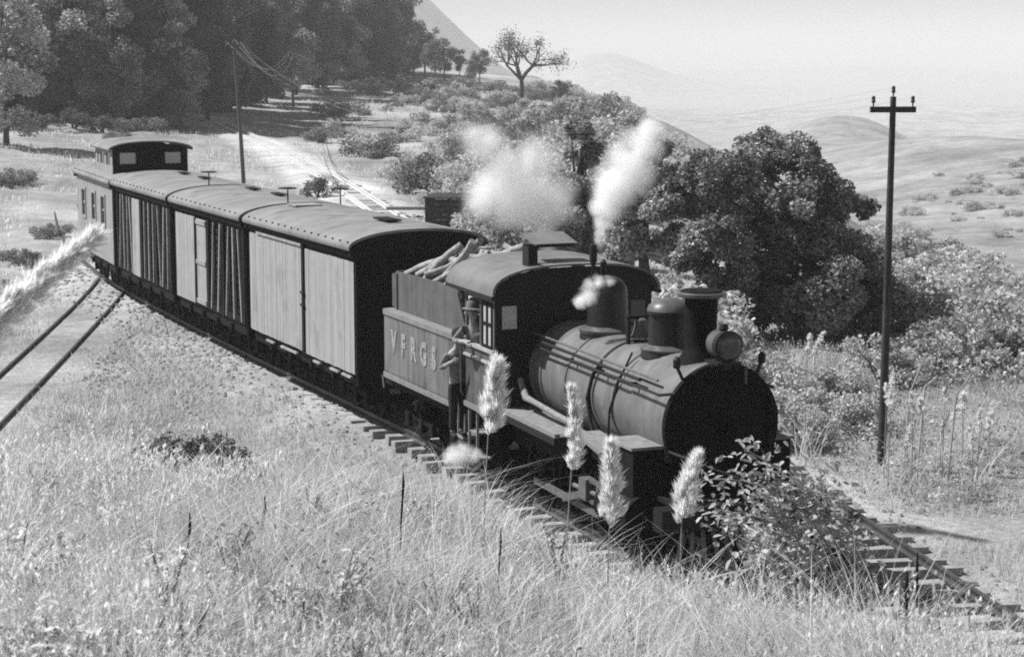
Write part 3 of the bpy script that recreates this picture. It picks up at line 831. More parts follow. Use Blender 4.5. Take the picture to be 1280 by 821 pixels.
# ---- tender
tender = vehicle('tender', 6.75, 10.6)
tag(tender, 'grey riveted tender lettered VFRGS coupled behind the locomotive cab', 'tender')
LT = 1.93
def round_rect(x0, x1, hw, r, n=5):
    o = []
    for cx, cyy, a0 in ((x1 - r, hw - r, 0), (x0 + r, hw - r, 90), (x0 + r, -hw + r, 180), (x1 - r, -hw + r, 270)):
        for k in range(n + 1):
            a = R(a0 + 90 * k / n); o.append((cx + r * math.cos(a), cyy + r * math.sin(a)))
    return o
tk = MB().prism(round_rect(-LT, LT + 0.05, 1.25, 0.16), 1.20, 2.34, 'XY').build('tank', M_tank, tender, 35)
rim = MB().prism(round_rect(-LT - 0.02, LT + 0.06, 1.27, 0.17), 2.30, 2.38, 'XY'); rim.build('top_rim', M_tankrim, tk, 35)
MB().prism(round_rect(-LT - 0.02, LT + 0.06, 1.27, 0.17), 1.17, 1.25, 'XY').build('bottom_rim', M_tankrim, tk, 35)
rv = MB()
for zz in (2.27, 1.29):
    for k in range(48):
        x = -LT + 0.15 + k * 0.0765
        rv.box((x, -1.253, zz), (0.018, 0.012, 0.018))
for k in range(13):
    for xx in (-0.55, 0.52):
        rv.box((xx, -1.253, 1.33 + k * 0.075), (0.018, 0.012, 0.018))
tag(rv.build('rivet', M_tank, tk), kind='stuff')
# lettering on the side facing the bank
def lettering(txt, size, mat_, parent, loc, rot, sx=1.0):
    cu = bpy.data.curves.new('lettering', 'FONT'); cu.body = txt; cu.size = size; cu.extrude = 0.006; cu.offset = 0.026
    cu.align_x = 'CENTER'; cu.align_y = 'CENTER'; cu.resolution_u = 3
    tmp = bpy.data.objects.new('tmp', cu); COL.objects.link(tmp)
    dg = bpy.context.evaluated_depsgraph_get()
    me = bpy.data.meshes.new_from_object(tmp.evaluated_get(dg))
    bpy.data.objects.remove(tmp); 
    o = link('letter', me, mat_, parent); o.location = loc; o.rotation_euler = rot; o.scale = (sx, 1, 1)
    return o
for i, c in enumerate('VFRGS'):
    lettering(c, 0.52, M_letter, tk, (-1.27 + i * 0.50, -1.256, 1.84), (R(90), 0, 0), 0.82)
# wood rack above the tank
prof = [(-1.78, 2.38), (-1.78, 2.98), (-1.69, 3.06), (1.02, 3.10), (1.30, 3.02), (1.45, 2.8), (1.60, 2.56), (1.84, 2.42), (1.90, 2.38)]
for sy in (-1, 1):
    rk = MB().prism(prof, sy * 1.02, sy * 1.055, 'XZ').build('rack_side', M_rack, tender)
    for xx in (-1.62,):
        MB().b(xx - 0.02, xx + 0.02, sy * 1.055, sy * 1.07, 2.38, 3.02).build('rack_stay', M_black, rk)
MB().b(-1.78, -1.74, -1.02, 1.02, 2.38, 3.06).build('rack_end', M_rack, tender)
MB().b(-1.92, -1.80, -1.05, -0.62, 2.42, 3.0).build('tool_box', M_rack, tender)
MB().b(-LT - 0.25, LT + 0.25, -1.1, 1.1, 0.98, 1.168).build('tender_frame', M_under, tender)
for sy in (-1, 1):
    MB().bar((-LT - 0.05, sy * 1.22, 1.16), (-LT + 0.03, sy * 1.22, 0.95), 0.03).build('step_hanger', M_tankrim, tender)
    b = MB(); b.b(LT - 0.15, LT + 0.2, sy * 1.0, sy * 1.28, 0.74, 0.78); b.bar((LT - 0.12, sy * 1.24, 0.76), (LT - 0.12, sy * 1.24, 1.17), 0.03); b.bar((LT + 0.17, sy * 1.24, 0.76), (LT + 0.17, sy * 1.24, 1.17), 0.03)
    b.build('tender_step', M_step, tender)
bogie(tender, -1.1, 1.2); bogie(tender, 1.15, 1.2)
coupler(tender, -LT - 0.25, -1)
tender_M = Matrix.Translation(tender.location) @ Matrix.Rotation(tender.rotation_euler[2], 4, 'Z')
loco_M = Matrix.Translation(loco.location) @ Matrix.Rotation(loco.rotation_euler[2], 4, 'Z')

# firewood heap: each log a thing
LOGS = []
for i in range(6):
    b = MB(); r0 = random.uniform(0.055, 0.085); L = random.uniform(0.8, 1.15)
    pts = []; rad = []
    for k in range(5):
        t = k / 4 - 0.5
        pts.append((t * L, 0.05 * math.sin(3 * t + i) , 0.04 * math.cos(4 * t + i))); rad.append(r0 * random.uniform(0.85, 1.15))
    b.tube(pts, rad, 9); me = b.mesh('firewood_log', 45); me.materials.append(M_log); LOGS.append(me)
lr = random.Random(5)
def add_log(x, y, z, yaw, pitch, sc=1.0):
    o = bpy.data.objects.new('firewood_log', lr.choice(LOGS)); COL.objects.link(o)
    o.matrix_world = tender_M @ Matrix.Translation((x, y, z)) @ Matrix.Rotation(yaw, 4, 'Z') @ Matrix.Rotation(pitch, 4, 'Y') @ Matrix.Diagonal((sc, sc, sc, 1))
    tag(o, 'split firewood log in the heap piled on the tender', 'log', 'firewood logs heaped on the tender')
for layer, (zz, n) in enumerate(((2.52, 12), (2.72, 12), (2.92, 12), (3.10, 12), (3.24, 10), (3.36, 6))):
    for k in range(n):
        wsp = 0.92 - 0.11 * max(0, layer - 3)
        add_log(lr.uniform(-1.2, 1.45) * (1 - 0.05 * layer), (k / (n - 1) * 2 - 1) * 0.62 * wsp, zz + lr.uniform(-0.03, 0.04), lr.uniform(-0.6, 0.6), lr.uniform(-0.25, 0.25))
for (x, y, z, yaw, pi_) in ((-1.3, -0.7, 3.20, 0.3, -0.25), (-0.9, -0.6, 3.30, 0.8, -0.5), (-0.55, -0.62, 3.34, 1.0, -0.8), (-0.2, -0.66, 3.36, 1.2, -0.5), (0.1, -0.6, 3.44, 0.7, -0.9), (0.4, -0.66, 3.36, 1.1, -0.6), (0.65, -0.6, 3.40, 0.5, -0.45), (0.95, -0.62, 3.30, 0.9, -0.3), (1.15, -0.7, 3.2, -0.1, 0.1), (-0.35, -0.3, 3.50, 0.4, -0.7), (0.7, -0.2, 3.52, 0.3, -0.3), (-0.8, -0.1, 3.46, 1.3, -0.2), (0.0, 0.6, 3.48, 0.2, 0.2), (0.95, 0.7, 3.46, 0.6, -0.2), (0.2, 0.0, 3.5, 0.2, -0.15), (0.6, 0.5, 3.5, -0.3, 0.1), (-0.1, 0.35, 3.46, 0.5, -0.5)):
    add_log(x, y, z - 0.06, yaw, pi_, 1.0)

# ---- goods wagons
def car_roof(parent, L, hw=1.42, z0=3.34, z1=3.66, m=M_roof):
    r = shell(arch(hw, z0, z1, 20, 2.05), arch(hw - 0.02, z0 - 0.05, z1 - 0.05, 20, 2.05), -L / 2 - 0.12, L / 2 + 0.12, None).build('roof', m, parent, 40)
    for sx in (-1, 1):
        e = MB()
        o_ = arch(hw - 0.05, z0 - 0.10, z1 - 0.045, 20, 2.05)
        e.prism([(-(hw - 0.05), z0 - 0.16), (hw - 0.05, z0 - 0.16)] + o_, sx * (L / 2 + 0.0), sx * (L / 2 + 0.09), 'YZ')
        e.build('roof_end', M_dwood, r)
    n = MB()
    k = -L / 2 + 0.25
    while k < L / 2:
        for sy in (-1, 1):
            n.box((k, sy * (hw - 0.05), z0 + 0.10), (0.035, 0.035, 0.025))
        k += 0.42
    n.build('roof_nail_cap', M_dwood, r)
    # seams of the roof covering
    k = -L / 2 + 1.1
    while k < L / 2 - 0.4:
        s_ = shell(arch(hw + 0.001, z0 + 0.001, z1 + 0.002, 20, 2.05), arch(hw - 0.01, z0 - 0.01, z1 - 0.01, 20, 2.05), k - 0.02, k + 0.02, None)
        s_.build('roof_seam', m, r, 40); k += 1.25
    return r

def car_frame(parent, L):
    b = MB()
    for sy in (-1, 1):
        b.b(-L / 2, L / 2, sy * 1.05, sy * 1.2, 0.74, 0.94)
        for xx in (-L * 0.3, -L * 0.1, L * 0.1, L * 0.3):
            b.b(xx - 0.05, xx + 0.05, sy * 1.2, sy * 1.27, 0.7, 0.88)
    b.b(-L / 2, L / 2, -0.2, 0.2, 0.7, 0.92); b.b(-L / 2, -L / 2 + 0.15, -1.2, 1.2, 0.72, 0.94); b.b(L / 2 - 0.15, L / 2, -1.2, 1.2, 0.72, 0.94)
    b.b(-L / 2, L / 2, -1.2, 1.2, 0.94, 1.0)
    o = b.build('underframe', M_under, parent)
    for sy in (-1, 1):
        MB().tube([(-L / 2 + 0.5, sy * 1.0, 0.74), (-0.9, sy * 1.0, 0.46), (0.9, sy * 1.0, 0.46), (L / 2 - 0.5, sy * 1.0, 0.74)], 0.018, 6).build('truss_rod', M_under, o)
    bogie(parent, -L / 2 + 1.25); bogie(parent, L / 2 - 1.25)
    coupler(parent, L / 2, 1); coupler(parent, -L / 2, -1)
    return o

def brake_wheel(parent, x, y, zt=3.95):
    b = MB(); b.cyl((x, y, 0.9), (x, y, zt), 0.016, n=6)
    st_ = b.build('brake_staff', M_black, parent)
    w = MB(); n = 18
    pts = [(x + 0.19 * math.cos(2 * math.pi * k / n), y + 0.19 * math.sin(2 * math.pi * k / n), zt) for k in range(n + 1)]
    w.tube(pts, 0.014, 6)
    for k in range(4):
        a = k * math.pi / 4; w.bar((x - 0.19 * math.cos(a), y - 0.19 * math.sin(a), zt), (x + 0.19 * math.cos(a), y + 0.19 * math.sin(a), zt), 0.016)
    w.build('brake_wheel', M_black, st_)

def car_end(parent, x, sx):
    """plank end wall"""
    bd = MB()
    n = 11
    for k in range(n):
        z0 = 0.98 + k * 0.205
        bd.b(x - 0.015, x + 0.015, -1.26, 1.26, z0 + 0.006, z0 + 0.199)
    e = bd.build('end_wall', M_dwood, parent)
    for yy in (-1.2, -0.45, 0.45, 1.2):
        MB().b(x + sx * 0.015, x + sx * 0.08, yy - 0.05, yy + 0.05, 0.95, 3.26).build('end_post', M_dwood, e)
    for k in range(6):
        MB().b(x + sx * 0.08, x + sx * 0.10, 0.72, 1.12, 1.15 + k * 0.36, 1.18 + k * 0.36).build('ladder_rung', M_black, e)

# white boxcar
L = 6.6
boxcar = vehicle('boxcar', 12.05, 18.65)
tag(boxcar, 'white plank-sided boxcar with sliding door next to the tender', 'boxcar')
car_frame(boxcar, L); car_roof(boxcar, L)
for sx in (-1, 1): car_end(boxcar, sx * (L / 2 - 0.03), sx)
for sy in (-1, 1):
    core = MB().b(-L / 2, L / 2, sy * 1.20, sy * 1.245, 0.98, 3.28).build('side_frame', M_dwood, boxcar)
    # plank siding as shallow boards
    def siding(x0, x1, y0, y1, z0, z1, w=0.11):
        b = MB(); n = max(1, round((x1 - x0) / w)); w_ = (x1 - x0) / n
        for k in range(n):
            dy = random.uniform(0, 0.006) * sy
            b.b(x0 + k * w_ + 0.003, x0 + (k + 1) * w_ - 0.003, y0, y1 + dy, z0 + random.uniform(-0.012, 0.004), z1 + random.uniform(-0.004, 0.01))
        return b
    pf = siding(0.42, L / 2 - 0.02, sy * 1.245, sy * 1.27, 0.96, 3.06).build('side_panel', M_white, boxcar)
    dr = siding(-L / 2 + 0.03, 0.26, sy * 1.25, sy * 1.30, 1.0, 3.08).build('sliding_door', M_white, boxcar)
    MB().b(-L / 2 + 0.6, 0.32, sy * 1.30, sy * 1.335, 3.10, 3.15).build('door_rail', M_pwood, dr)
    MB().b(0.28, 0.38, sy * 1.245, sy * 1.30, 0.95, 3.2).build('door_post', M_dwood, boxcar)
    for zz in (1.9, 2.15):
        MB().b(0.24, 0.42, sy * 1.30, sy * 1.325, zz, zz + 0.05).build('door_hasp', M_black, dr)
    for x0, x1 in ((-2.2, -1.7), (-1.2, -0.15), (0.9, 1.3), (1.9, 2.4), (2.6, 3.1)):
        MB().b(x0, x1, sy * 1.25, sy * 1.30, 0.86, 0.90).build('sill_batten', M_pwood, core)
    MB().b(-L / 2 + 0.03, L / 2, sy * 1.246, sy * 1.33, 3.17, 3.28).build('fascia', M_dwood, core)
MB().b(1.3, 2.1, -0.15, 0.15, 3.69, 3.72).build('roof_plank', M_dwood, boxcar)
MB().b(-3.1, -2.5, -0.5, 0.1, 3.66, 3.69).build('roof_patch', M_cab_w, boxcar)
brake_wheel(boxcar, -L / 2 - 0.16, 0.85)

# slatted stock cars
def stock_car(name, s0, s1, layout, label):
    L = s1 - s0
    c = vehicle(name, s0, s1)
    tag(c, label, 'stock car', 'slatted stock cars')
    car_frame(c, L); car_roof(c, L)
    for sx in (-1, 1): car_end(c, sx * (L / 2 - 0.03), sx)
    for sy in (-1, 1):
        fr = MB(); fr.b(-L / 2, L / 2, sy * 1.2, sy * 1.25, 0.98, 1.12); fr.b(-L / 2, L / 2, sy * 1.2, sy * 1.25, 3.1, 3.28)
        f = fr.build('side_frame', M_dwood, c)
        MB().b(-L / 2, L / 2, sy * 1.251, sy * 1.33, 3.16, 3.29).build('fascia', M_dwood, f)
        for (x0, x1, kind) in layout:
            if kind == 'post':
                MB().b(x0, x1, sy * 1.18, sy * 1.275, 0.98, 3.2).build('side_post', M_dwood, c)
            elif kind == 'panel':
                b = MB(); n = max(2, round((x1 - x0) / 0.11)); w_ = (x1 - x0) / n
                for k in range(n):
                    b.b(x0 + k * w_ + 0.003, x0 + (k + 1) * w_ - 0.003, sy * 1.25, sy * 1.285 + sy * random.uniform(0, 0.006), 1.0, 3.06 + random.uniform(-0.005, 0.01))
                d = b.build('side_panel', M_white, c)
            elif kind == 'door':
                b = MB(); n = max(2, round((x1 - x0) / 0.11)); w_ = (x1 - x0) / n
                for k in range(n):
                    b.b(x0 + k * w_ + 0.003, x0 + (k + 1) * w_ - 0.003, sy * 1.25, sy * 1.29, 1.02, 3.04)
                d = b.build('door', M_white, c)
                for zz in (1.05, 1.98, 2.92):
                    MB().b(x0, x1, sy * 1.29, sy * 1.315, zz, zz + 0.10).build('door_ledge', M_pwood, d)
                MB().b(x0 - 0.02, x0 + 0.06, sy * 1.29, sy * 1.325, 1.0, 3.06).build('door_stile', M_dwood, d)
            else:
                # dark horizontal slats with pale upright and raking battens
                for k in range(12):
                    z = 1.16 + k * 0.165
                    MB().b(x0, x1, sy * 1.20, sy * 1.225, z, z + 0.115).build('slat', M_dwood, c)
                nb = max(1, round((x1 - x0) / 0.50))
                for k in range(nb):
                    xm = x0 + (k + 0.5) * (x1 - x0) / nb; tl = random.choice((0.02, -0.02, 0.03, 0.14, -0.12))
                    MB().bar((xm - tl, sy * 1.255, 1.02), (xm + tl, sy * 1.255, 3.06), 0.045, 0.05 + 0.025 * (k % 2)).build('batten', M_pwood, c)
                    MB().b(xm + 0.10, xm + 0.16, sy * 1.23, sy * 1.25, 1.02, 3.06).build('side_stay', M_dwood, c)
    brake_wheel(c, L / 2 + 0.16, -0.3, 3.98)
    for xx in (-L * 0.2, L * 0.15):
        MB().b(xx - 0.35, xx + 0.35, 0.1, 0.3, 3.685, 3.71).build('roof_plank', M_dwood, c)
    return c
L1 = 6.0
stock_car('stock_car', 19.15, 25.15, [(-3.0, -2.9, 'post'), (-2.88, -1.05, 'panel'), (-1.0, -0.1, 'door'), (-0.06, 0.06, 'post'), (0.08, 1.2, 'slats'), (1.22, 1.34, 'post'), (1.36, 2.86, 'slats'), (2.88, 3.0, 'post')],
          'stock car with pale door beside dark slatted bay, just behind the white boxcar')
L2 = 6.4
stock_car('stock_car', 25.65, 32.05, [(-3.2, -3.05, 'post'), (-3.03, -1.2, 'slats'), (-1.15, -0.25, 'panel'), (-0.2, -0.06, 'post'), (-0.04, 1.5, 'slats'), (1.52, 1.64, 'post'), (1.66, 3.05, 'slats'), (3.07, 3.2, 'post')],
          'stock car of dark slats and raking pale battens, just ahead of the caboose')

# caboose with cupola
L = 6.2
cb = vehicle('caboose', 32.6, 38.8)
tag(cb, 'pale caboose with raised cupola at the tail of the train', 'caboose')
car_frame(cb, L); car_roof(cb, L, 1.40, 3.30, 3.60, M_roof)
for sx in (-1, 1): car_end(cb, sx * (L / 2 - 0.03), sx)
for sy in (-1, 1):
    b = MB(); n = 52; w_ = L / n
    wins = ((-2.1, -1.5), (-0.3, 0.3), (1.3, 1.9))
    for k in range(n):
        x0, x1 = -L / 2 + k * w_, -L / 2 + (k + 1) * w_
        if any(x0 < wb_ and x1 > wa_ for wa_, wb_ in wins):
            b.b(x0 + 0.002, x1 - 0.002, sy * 1.22, sy * 1.27, 0.98, 2.0); b.b(x0 + 0.002, x1 - 0.002, sy * 1.22, sy * 1.27, 2.85, 3.22)
        else:
            b.b(x0 + 0.002, x1 - 0.002, sy * 1.22, sy * 1.27, 0.98, 3.22)
    sd_ = b.build('side_wall', M_cab_w, cb)
    for wa_, wb_ in wins:
        wf = MB(); wf.b(wa_ - 0.08, wa_ + 0.02, sy * 1.23, sy * 1.30, 1.95, 2.9); wf.b(wb_ - 0.02, wb_ + 0.08, sy * 1.23, sy * 1.30, 1.95, 2.9); wf.b(wa_ + 0.02, wb_ - 0.02, sy * 1.23, sy * 1.30, 1.95, 2.03); wf.b(wa_ + 0.02, wb_ - 0.02, sy * 1.23, sy * 1.30, 2.82, 2.9); wf.b(wa_ + 0.02, wb_ - 0.02, sy * 1.23, sy * 1.26, 2.4, 2.45)
        w = wf.build('window', M_cab_w, sd_)
        MB().b(wa_ + 0.02, wb_ - 0.02, sy * 1.22, sy * 1.235, 2.03, 2.82).build('pane', M_dglass, w)
x0c, x1c = -0.6, 2.3
cup = MB(); hw = 1.08
for sy in (-1, 1):
    cup.b(x0c, x1c - 0.05, sy * (hw - 0.05), sy * hw, 3.3, 3.72); cup.b(x0c, x1c - 0.05, sy * (hw - 0.05), sy * hw, 4.08, 4.2)
    for xx in (x0c, -0.1, 0.9, 1.9):
        cup.b(xx, xx + 0.3, sy * (hw - 0.05), sy * hw, 3.72, 4.08)
cpo = cup.build('cupola', M_cab_w, cb)
for xx, nm in ((x1c, 'front'), (x0c, 'rear')):
    f = MB(); f.b(xx - 0.05, xx, -hw, hw, 3.35, 3.78); f.prism([(-hw, 4.1), (hw, 4.1)] + arch(hw, 4.16, 4.36, 16, 2.05), xx - 0.05, xx, 'YZ')
    f.b(xx - 0.05, xx, -hw, -0.88, 3.78, 4.1); f.b(xx - 0.05, xx, 0.88, hw, 3.78, 4.1); f.b(xx - 0.05, xx, -0.42, 0.42, 3.78, 4.1)
    fo = f.build('cupola_end', M_dwood, cb)
    for sy in (-1, 1):
        MB().b(xx - 0.04, xx - 0.02, sy * 0.42, sy * 0.88, 3.78, 4.1).build('pane', M_glass, fo)
shell(arch(hw + 0.14, 4.2, 4.44, 16, 2.05), arch(hw + 0.12, 4.16, 4.40, 16, 2.05), x0c - 0.15, x1c + 0.12, None).build('cupola_roof', M_roof, cb, 40)
for sy in (-1, 1):
    for xa_, xb_ in ((0.2, 0.9), (1.2, 1.9)):
        MB().b(xa_, xb_, sy * (hw - 0.04), sy * (hw - 0.02), 3.72, 4.08).build('pane', M_dglass, cpo)
b = MB(); b.cyl((-1.6, 0.4, 3.5), (-1.6, 0.4, 4.2), 0.06, n=10); b.lathe([(0.02, 4.3), (0.12, 4.2), (0.12, 4.18)], (-1.6, 0.4, 0), 'Z', 12); b.build('stove_pipe', M_black, cb, 40)

# ------------------------------------------------------------------ people
def skin_obj(name, chains, m, parent=None, sub=2):
    """chains: list of polylines [(x,y,z,r), ...]; points closer than 1 mm are the same joint"""
    bm = bmesh.new(); sk = bm.verts.layers.skin.verify(); vs = {}
    first = True
    def V(p):
        nonlocal first
        k = (round(p[0], 3), round(p[1], 3), round(p[2], 3))
        if k not in vs:
            v = bm.verts.new(p[:3]); v[sk].radius = (p[3], p[3]); vs[k] = v
            if first: v[sk].use_root = True; first = False
        return vs[k]
    for c in chains:
        n0 = len(vs); a = V(c[0])
        if len(vs) > n0: a[sk].use_root = True
        for p in c[1:]:
            b_ = V(p)
            if bm.edges.get((a, b_)) is None and a is not b_: bm.edges.new((a, b_))
            a = b_
    me = bpy.data.meshes.new(name); bm.to_mesh(me); bm.free()
    o = link(name, me, m, parent)
    mo = o.modifiers.new('skin', 'SKIN'); mo.use_smooth_shade = True; mo.branch_smoothing = 0.6
    s = o.modifiers.new('sub', 'SUBSURF'); s.levels = sub; s.render_levels = sub
    return o

def hand(chains, w, d, up, side):
    """palm and five fingers from wrist w along d; side: thumb side"""
    w = Vector(w); d = Vector(d).normalized(); side = Vector(side).normalized(); up = Vector(up).normalized()
    c = w + d * 0.05
    chains.append([(*w, 0.028), (*c, 0.034), (*(w + d * 0.085), 0.030)])
    for k, (off, ln) in enumerate(((0.030, 0.070), (0.010, 0.08), (-0.010, 0.074), (-0.029, 0.058))):
        a = w + d * 0.075 + side * off; b_ = a + d * ln * 0.5 - up * 0.012; e = b_ + d * ln * 0.35 - up * 0.035
        chains.append([(*a, 0.010), (*b_, 0.009), (*e, 0.008)])
    a = w + d * 0.03 + side * 0.025; b_ = a + side * 0.03 + d * 0.025 - up * 0.008; e = b_ + d * 0.03 - up * 0.012
    chains.append([(*a, 0.011), (*b_, 0.010), (*e, 0.009)])

def head_chain(ch, neck, fwd, r=0.088):
    n = Vector(neck); f = Vector(fwd).normalized(); u = Vector((0, 0, 1))
    ch.append([(*n, 0.056), (*(n + u * 0.09 + f * 0.01), 0.06), (*(n + u * 0.165 + f * 0.03), r), (*(n + u * 0.235 + f * 0.015), r * 0.98), (*(n + u * 0.285), r * 0.55)])
    h = n + u * 0.185 + f * 0.105
    ch.append([(*(h - f * 0.02 + u * 0.02), 0.014), (*(h + f * 0.022), 0.017), (*(h - f * 0.01 - u * 0.02), 0.012)])
    l = f.cross(u)
    for s in (-1, 1):
        e = n + u * 0.19 + l * s * 0.088
        ch.append([(*(e + u * 0.02), 0.014), (*(e - u * 0.02), 0.012)])
    return n + u * 0.2 + f * 0.1, l

def face(parent, hc, l, f):
    f = Vector(f).normalized(); u = Vector((0, 0, 1))
    for s in (-1, 1):
        MB().lathe([(0.003, -0.01), (0.012, 0.0), (0.003, 0.01)], tuple(hc + l * s * 0.032 + f * 0.003 + u * 0.025), 'Z', 8).build('eye', M_cloth, parent, 60)
    MB().box(tuple(hc - u * 0.045 - f * 0.004), (0.045, 0.03, 0.008)).build('mouth', M_cloth, parent)

# fireman standing on the step between tender and cab, in tender coordinates
mn = empty('person', tender_M @ Vector((2.02, -1.34, 0.78)), tender.rotation_euler[2])
tag(mn, 'person in dark trousers and pale shirt standing on the step, gripping the cab', 'person')
ch = []
P_ = (0.0, 0.0, 0.88)
ch.append([(*P_, 0.13), (0.0, 0, 1.05, 0.125), (0.02, 0, 1.22, 0.145), (0.02, 0, 1.36, 0.12), (0.03, 0, 1.45, 0.056)])
for s, fx in ((-1, 0.02), (1, -0.04)):
    ch.append([(*P_, 0.13), (0.0, s * 0.09, 0.80, 0.085), (0.04 + fx, s * 0.09, 0.46, 0.058), (0.0 + fx, s * 0.09, 0.10, 0.042), (0.0 + fx, s * 0.09, 0.045, 0.04), (0.10 + fx, s * 0.095, 0.035, 0.034), (0.17 + fx, s * 0.10, 0.03, 0.024)])
armR = [(0.02, 0, 1.36, 0.12), (0.01, -0.17, 1.36, 0.062), (-0.07, -0.25, 1.11, 0.044), (0.17, -0.22, 1.22, 0.036), (0.25, -0.19, 1.26, 0.028)]
armL = [(0.02, 0, 1.36, 0.12), (0.02, 0.17, 1.36, 0.062), (0.12, 0.22, 1.12, 0.044), (0.30, 0.15, 1.30, 0.034), (0.34, 0.13, 1.36, 0.028)]
ch += [armR, armL]
hc, hl_ = head_chain(ch, (0.03, 0, 1.45), (1, -0.15, 0))
hand(ch, armR[-1][:3], (0.8, 0.2, 0.35), (0, -1, 0.2), (0, 0, 1)); hand(ch, armL[-1][:3], (0.6, -0.3, 0.6), (0, 1, 0), (0, 0, 1))
body = skin_obj('body', ch, M_skin, mn)
face(body, hc, hl_, (1, -0.15, 0))
grow = lambda c, k: [(*p[:3], p[3] + k) for p in c]
skin_obj('shirt', [[(0, 0, 0.90, 0.145), (0.0, 0, 1.05, 0.14), (0.02, 0, 1.22, 0.16), (0.02, 0, 1.36, 0.13), (0.025, 0, 1.41, 0.07)], [(0.02, 0, 1.36, 0.13), (0.01, -0.17, 1.36, 0.074), (-0.07, -0.25, 1.11, 0.058), (0.10, -0.23, 1.19, 0.048)], [(0.02, 0, 1.36, 0.13), (0.02, 0.17, 1.36, 0.074), (0.12, 0.22, 1.12, 0.058), (0.24, 0.17, 1.24, 0.046)]], M_shirt, mn)
skin_obj('trousers', [[(0, 0, 0.96, 0.138), (0, 0, 0.87, 0.145), (0.0, -0.09, 0.78, 0.10), (0.06, -0.09, 0.46, 0.075), (0.02, -0.09, 0.10, 0.066)], [(0, 0, 0.87, 0.145), (0.0, 0.09, 0.78, 0.10), (0.0, 0.09, 0.46, 0.075), (-0.04, 0.09, 0.10, 0.066)]], M_cloth, mn)
skin_obj('boots', [[(0.02, -0.09, 0.10, 0.055), (0.02, -0.09, 0.05, 0.052), (0.12, -0.095, 0.042, 0.044), (0.20, -0.10, 0.036, 0.03)], [(-0.04, 0.09, 0.10, 0.055), (-0.04, 0.09, 0.05, 0.052), (0.06, 0.095, 0.042, 0.044), (0.14, 0.10, 0.036, 0.03)]], M_cloth, mn)
MB().lathe([(0.104, 1.655), (0.106, 1.69), (0.09, 1.745), (0.04, 1.775)], (0.035, 0, 0), 'Z', 18).build('hair', M_cloth, mn, 60)

# driver leaning at the open side window of the cab, in locomotive coordinates
dv = empty('person', loco_M @ Vector((-5.98, -1.16, 1.36)), loco.rotation_euler[2])
tag(dv, 'person in pale shirt and hat leaning at the open cab window', 'person')
ch = []
ch.append([(0, 0.12, 0.62, 0.14), (0.0, 0.06, 0.85, 0.13), (0.02, -0.06, 1.10, 0.15), (0.03, -0.12, 1.24, 0.12), (0.05, -0.16, 1.33, 0.056)])
for s in (-1, 1):
    ch.append([(0, 0.12, 0.62, 0.14), (0.08, 0.12 + s * 0.1, 0.60, 0.09), (0.45, 0.12 + s * 0.1, 0.56, 0.06), (0.46, 0.12 + s * 0.1, 0.10, 0.044), (0.58, 0.12 + s * 0.1, 0.05, 0.035)])
aR = [(0.03, -0.12, 1.24, 0.12), (-0.10, -0.28, 1.22, 0.062), (-0.12, -0.42, 1.05, 0.045), (0.15, -0.36, 1.08, 0.036), (0.22, -0.34, 1.07, 0.028)]
aL = [(0.03, -0.12, 1.24, 0.12), (0.17, 0.0, 1.22, 0.062), (0.28, 0.02, 0.96, 0.045), (0.50, 0.0, 1.0, 0.036), (0.56, 0.0, 1.02, 0.028)]
ch += [aR, aL]
hc, hl_ = head_chain(ch, (0.05, -0.16, 1.33), (0.9, -0.45, 0))
hand(ch, aR[-1][:3], (1, 0.1, -0.05), (0, 0, 1), (0, 1, 0)); hand(ch, aL[-1][:3], (1, 0, 0.1), (0, 0, 1), (0, -1, 0))
body = skin_obj('body', ch, M_skin, dv)
face(body, hc, hl_, (0.9, -0.45, 0))
skin_obj('shirt', [[(0, 0.12, 0.66, 0.155), (0.0, 0.06, 0.85, 0.145), (0.02, -0.06, 1.10, 0.165), (0.03, -0.12, 1.24, 0.13), (0.04, -0.145, 1.29, 0.07)], [(0.03, -0.12, 1.24, 0.13), (-0.10, -0.28, 1.22, 0.076), (-0.12, -0.42, 1.05, 0.06), (0.08, -0.375, 1.075, 0.05)], [(0.03, -0.12, 1.24, 0.13), (0.17, 0.0, 1.22, 0.076), (0.28, 0.02, 0.96, 0.06), (0.42, 0.0, 0.99, 0.05)]], M_shirt, dv)
skin_obj('trousers', [[(0, 0.12, 0.68, 0.15), (0, 0.12, 0.62, 0.152), (0.08, 0.02, 0.60, 0.105), (0.45, 0.02, 0.56, 0.078), (0.46, 0.02, 0.12, 0.065)], [(0, 0.12, 0.62, 0.152), (0.08, 0.22, 0.60, 0.105), (0.45, 0.22, 0.56, 0.078), (0.46, 0.22, 0.12, 0.065)]], M_cloth, dv)
MB().lathe([(0.175, 1.575), (0.18, 1.585), (0.105, 1.60), (0.10, 1.68), (0.085, 1.70), (0.03, 1.69)], (0.06, -0.165, 0), 'Z', 22).build('hat', M_hat, dv, 50)

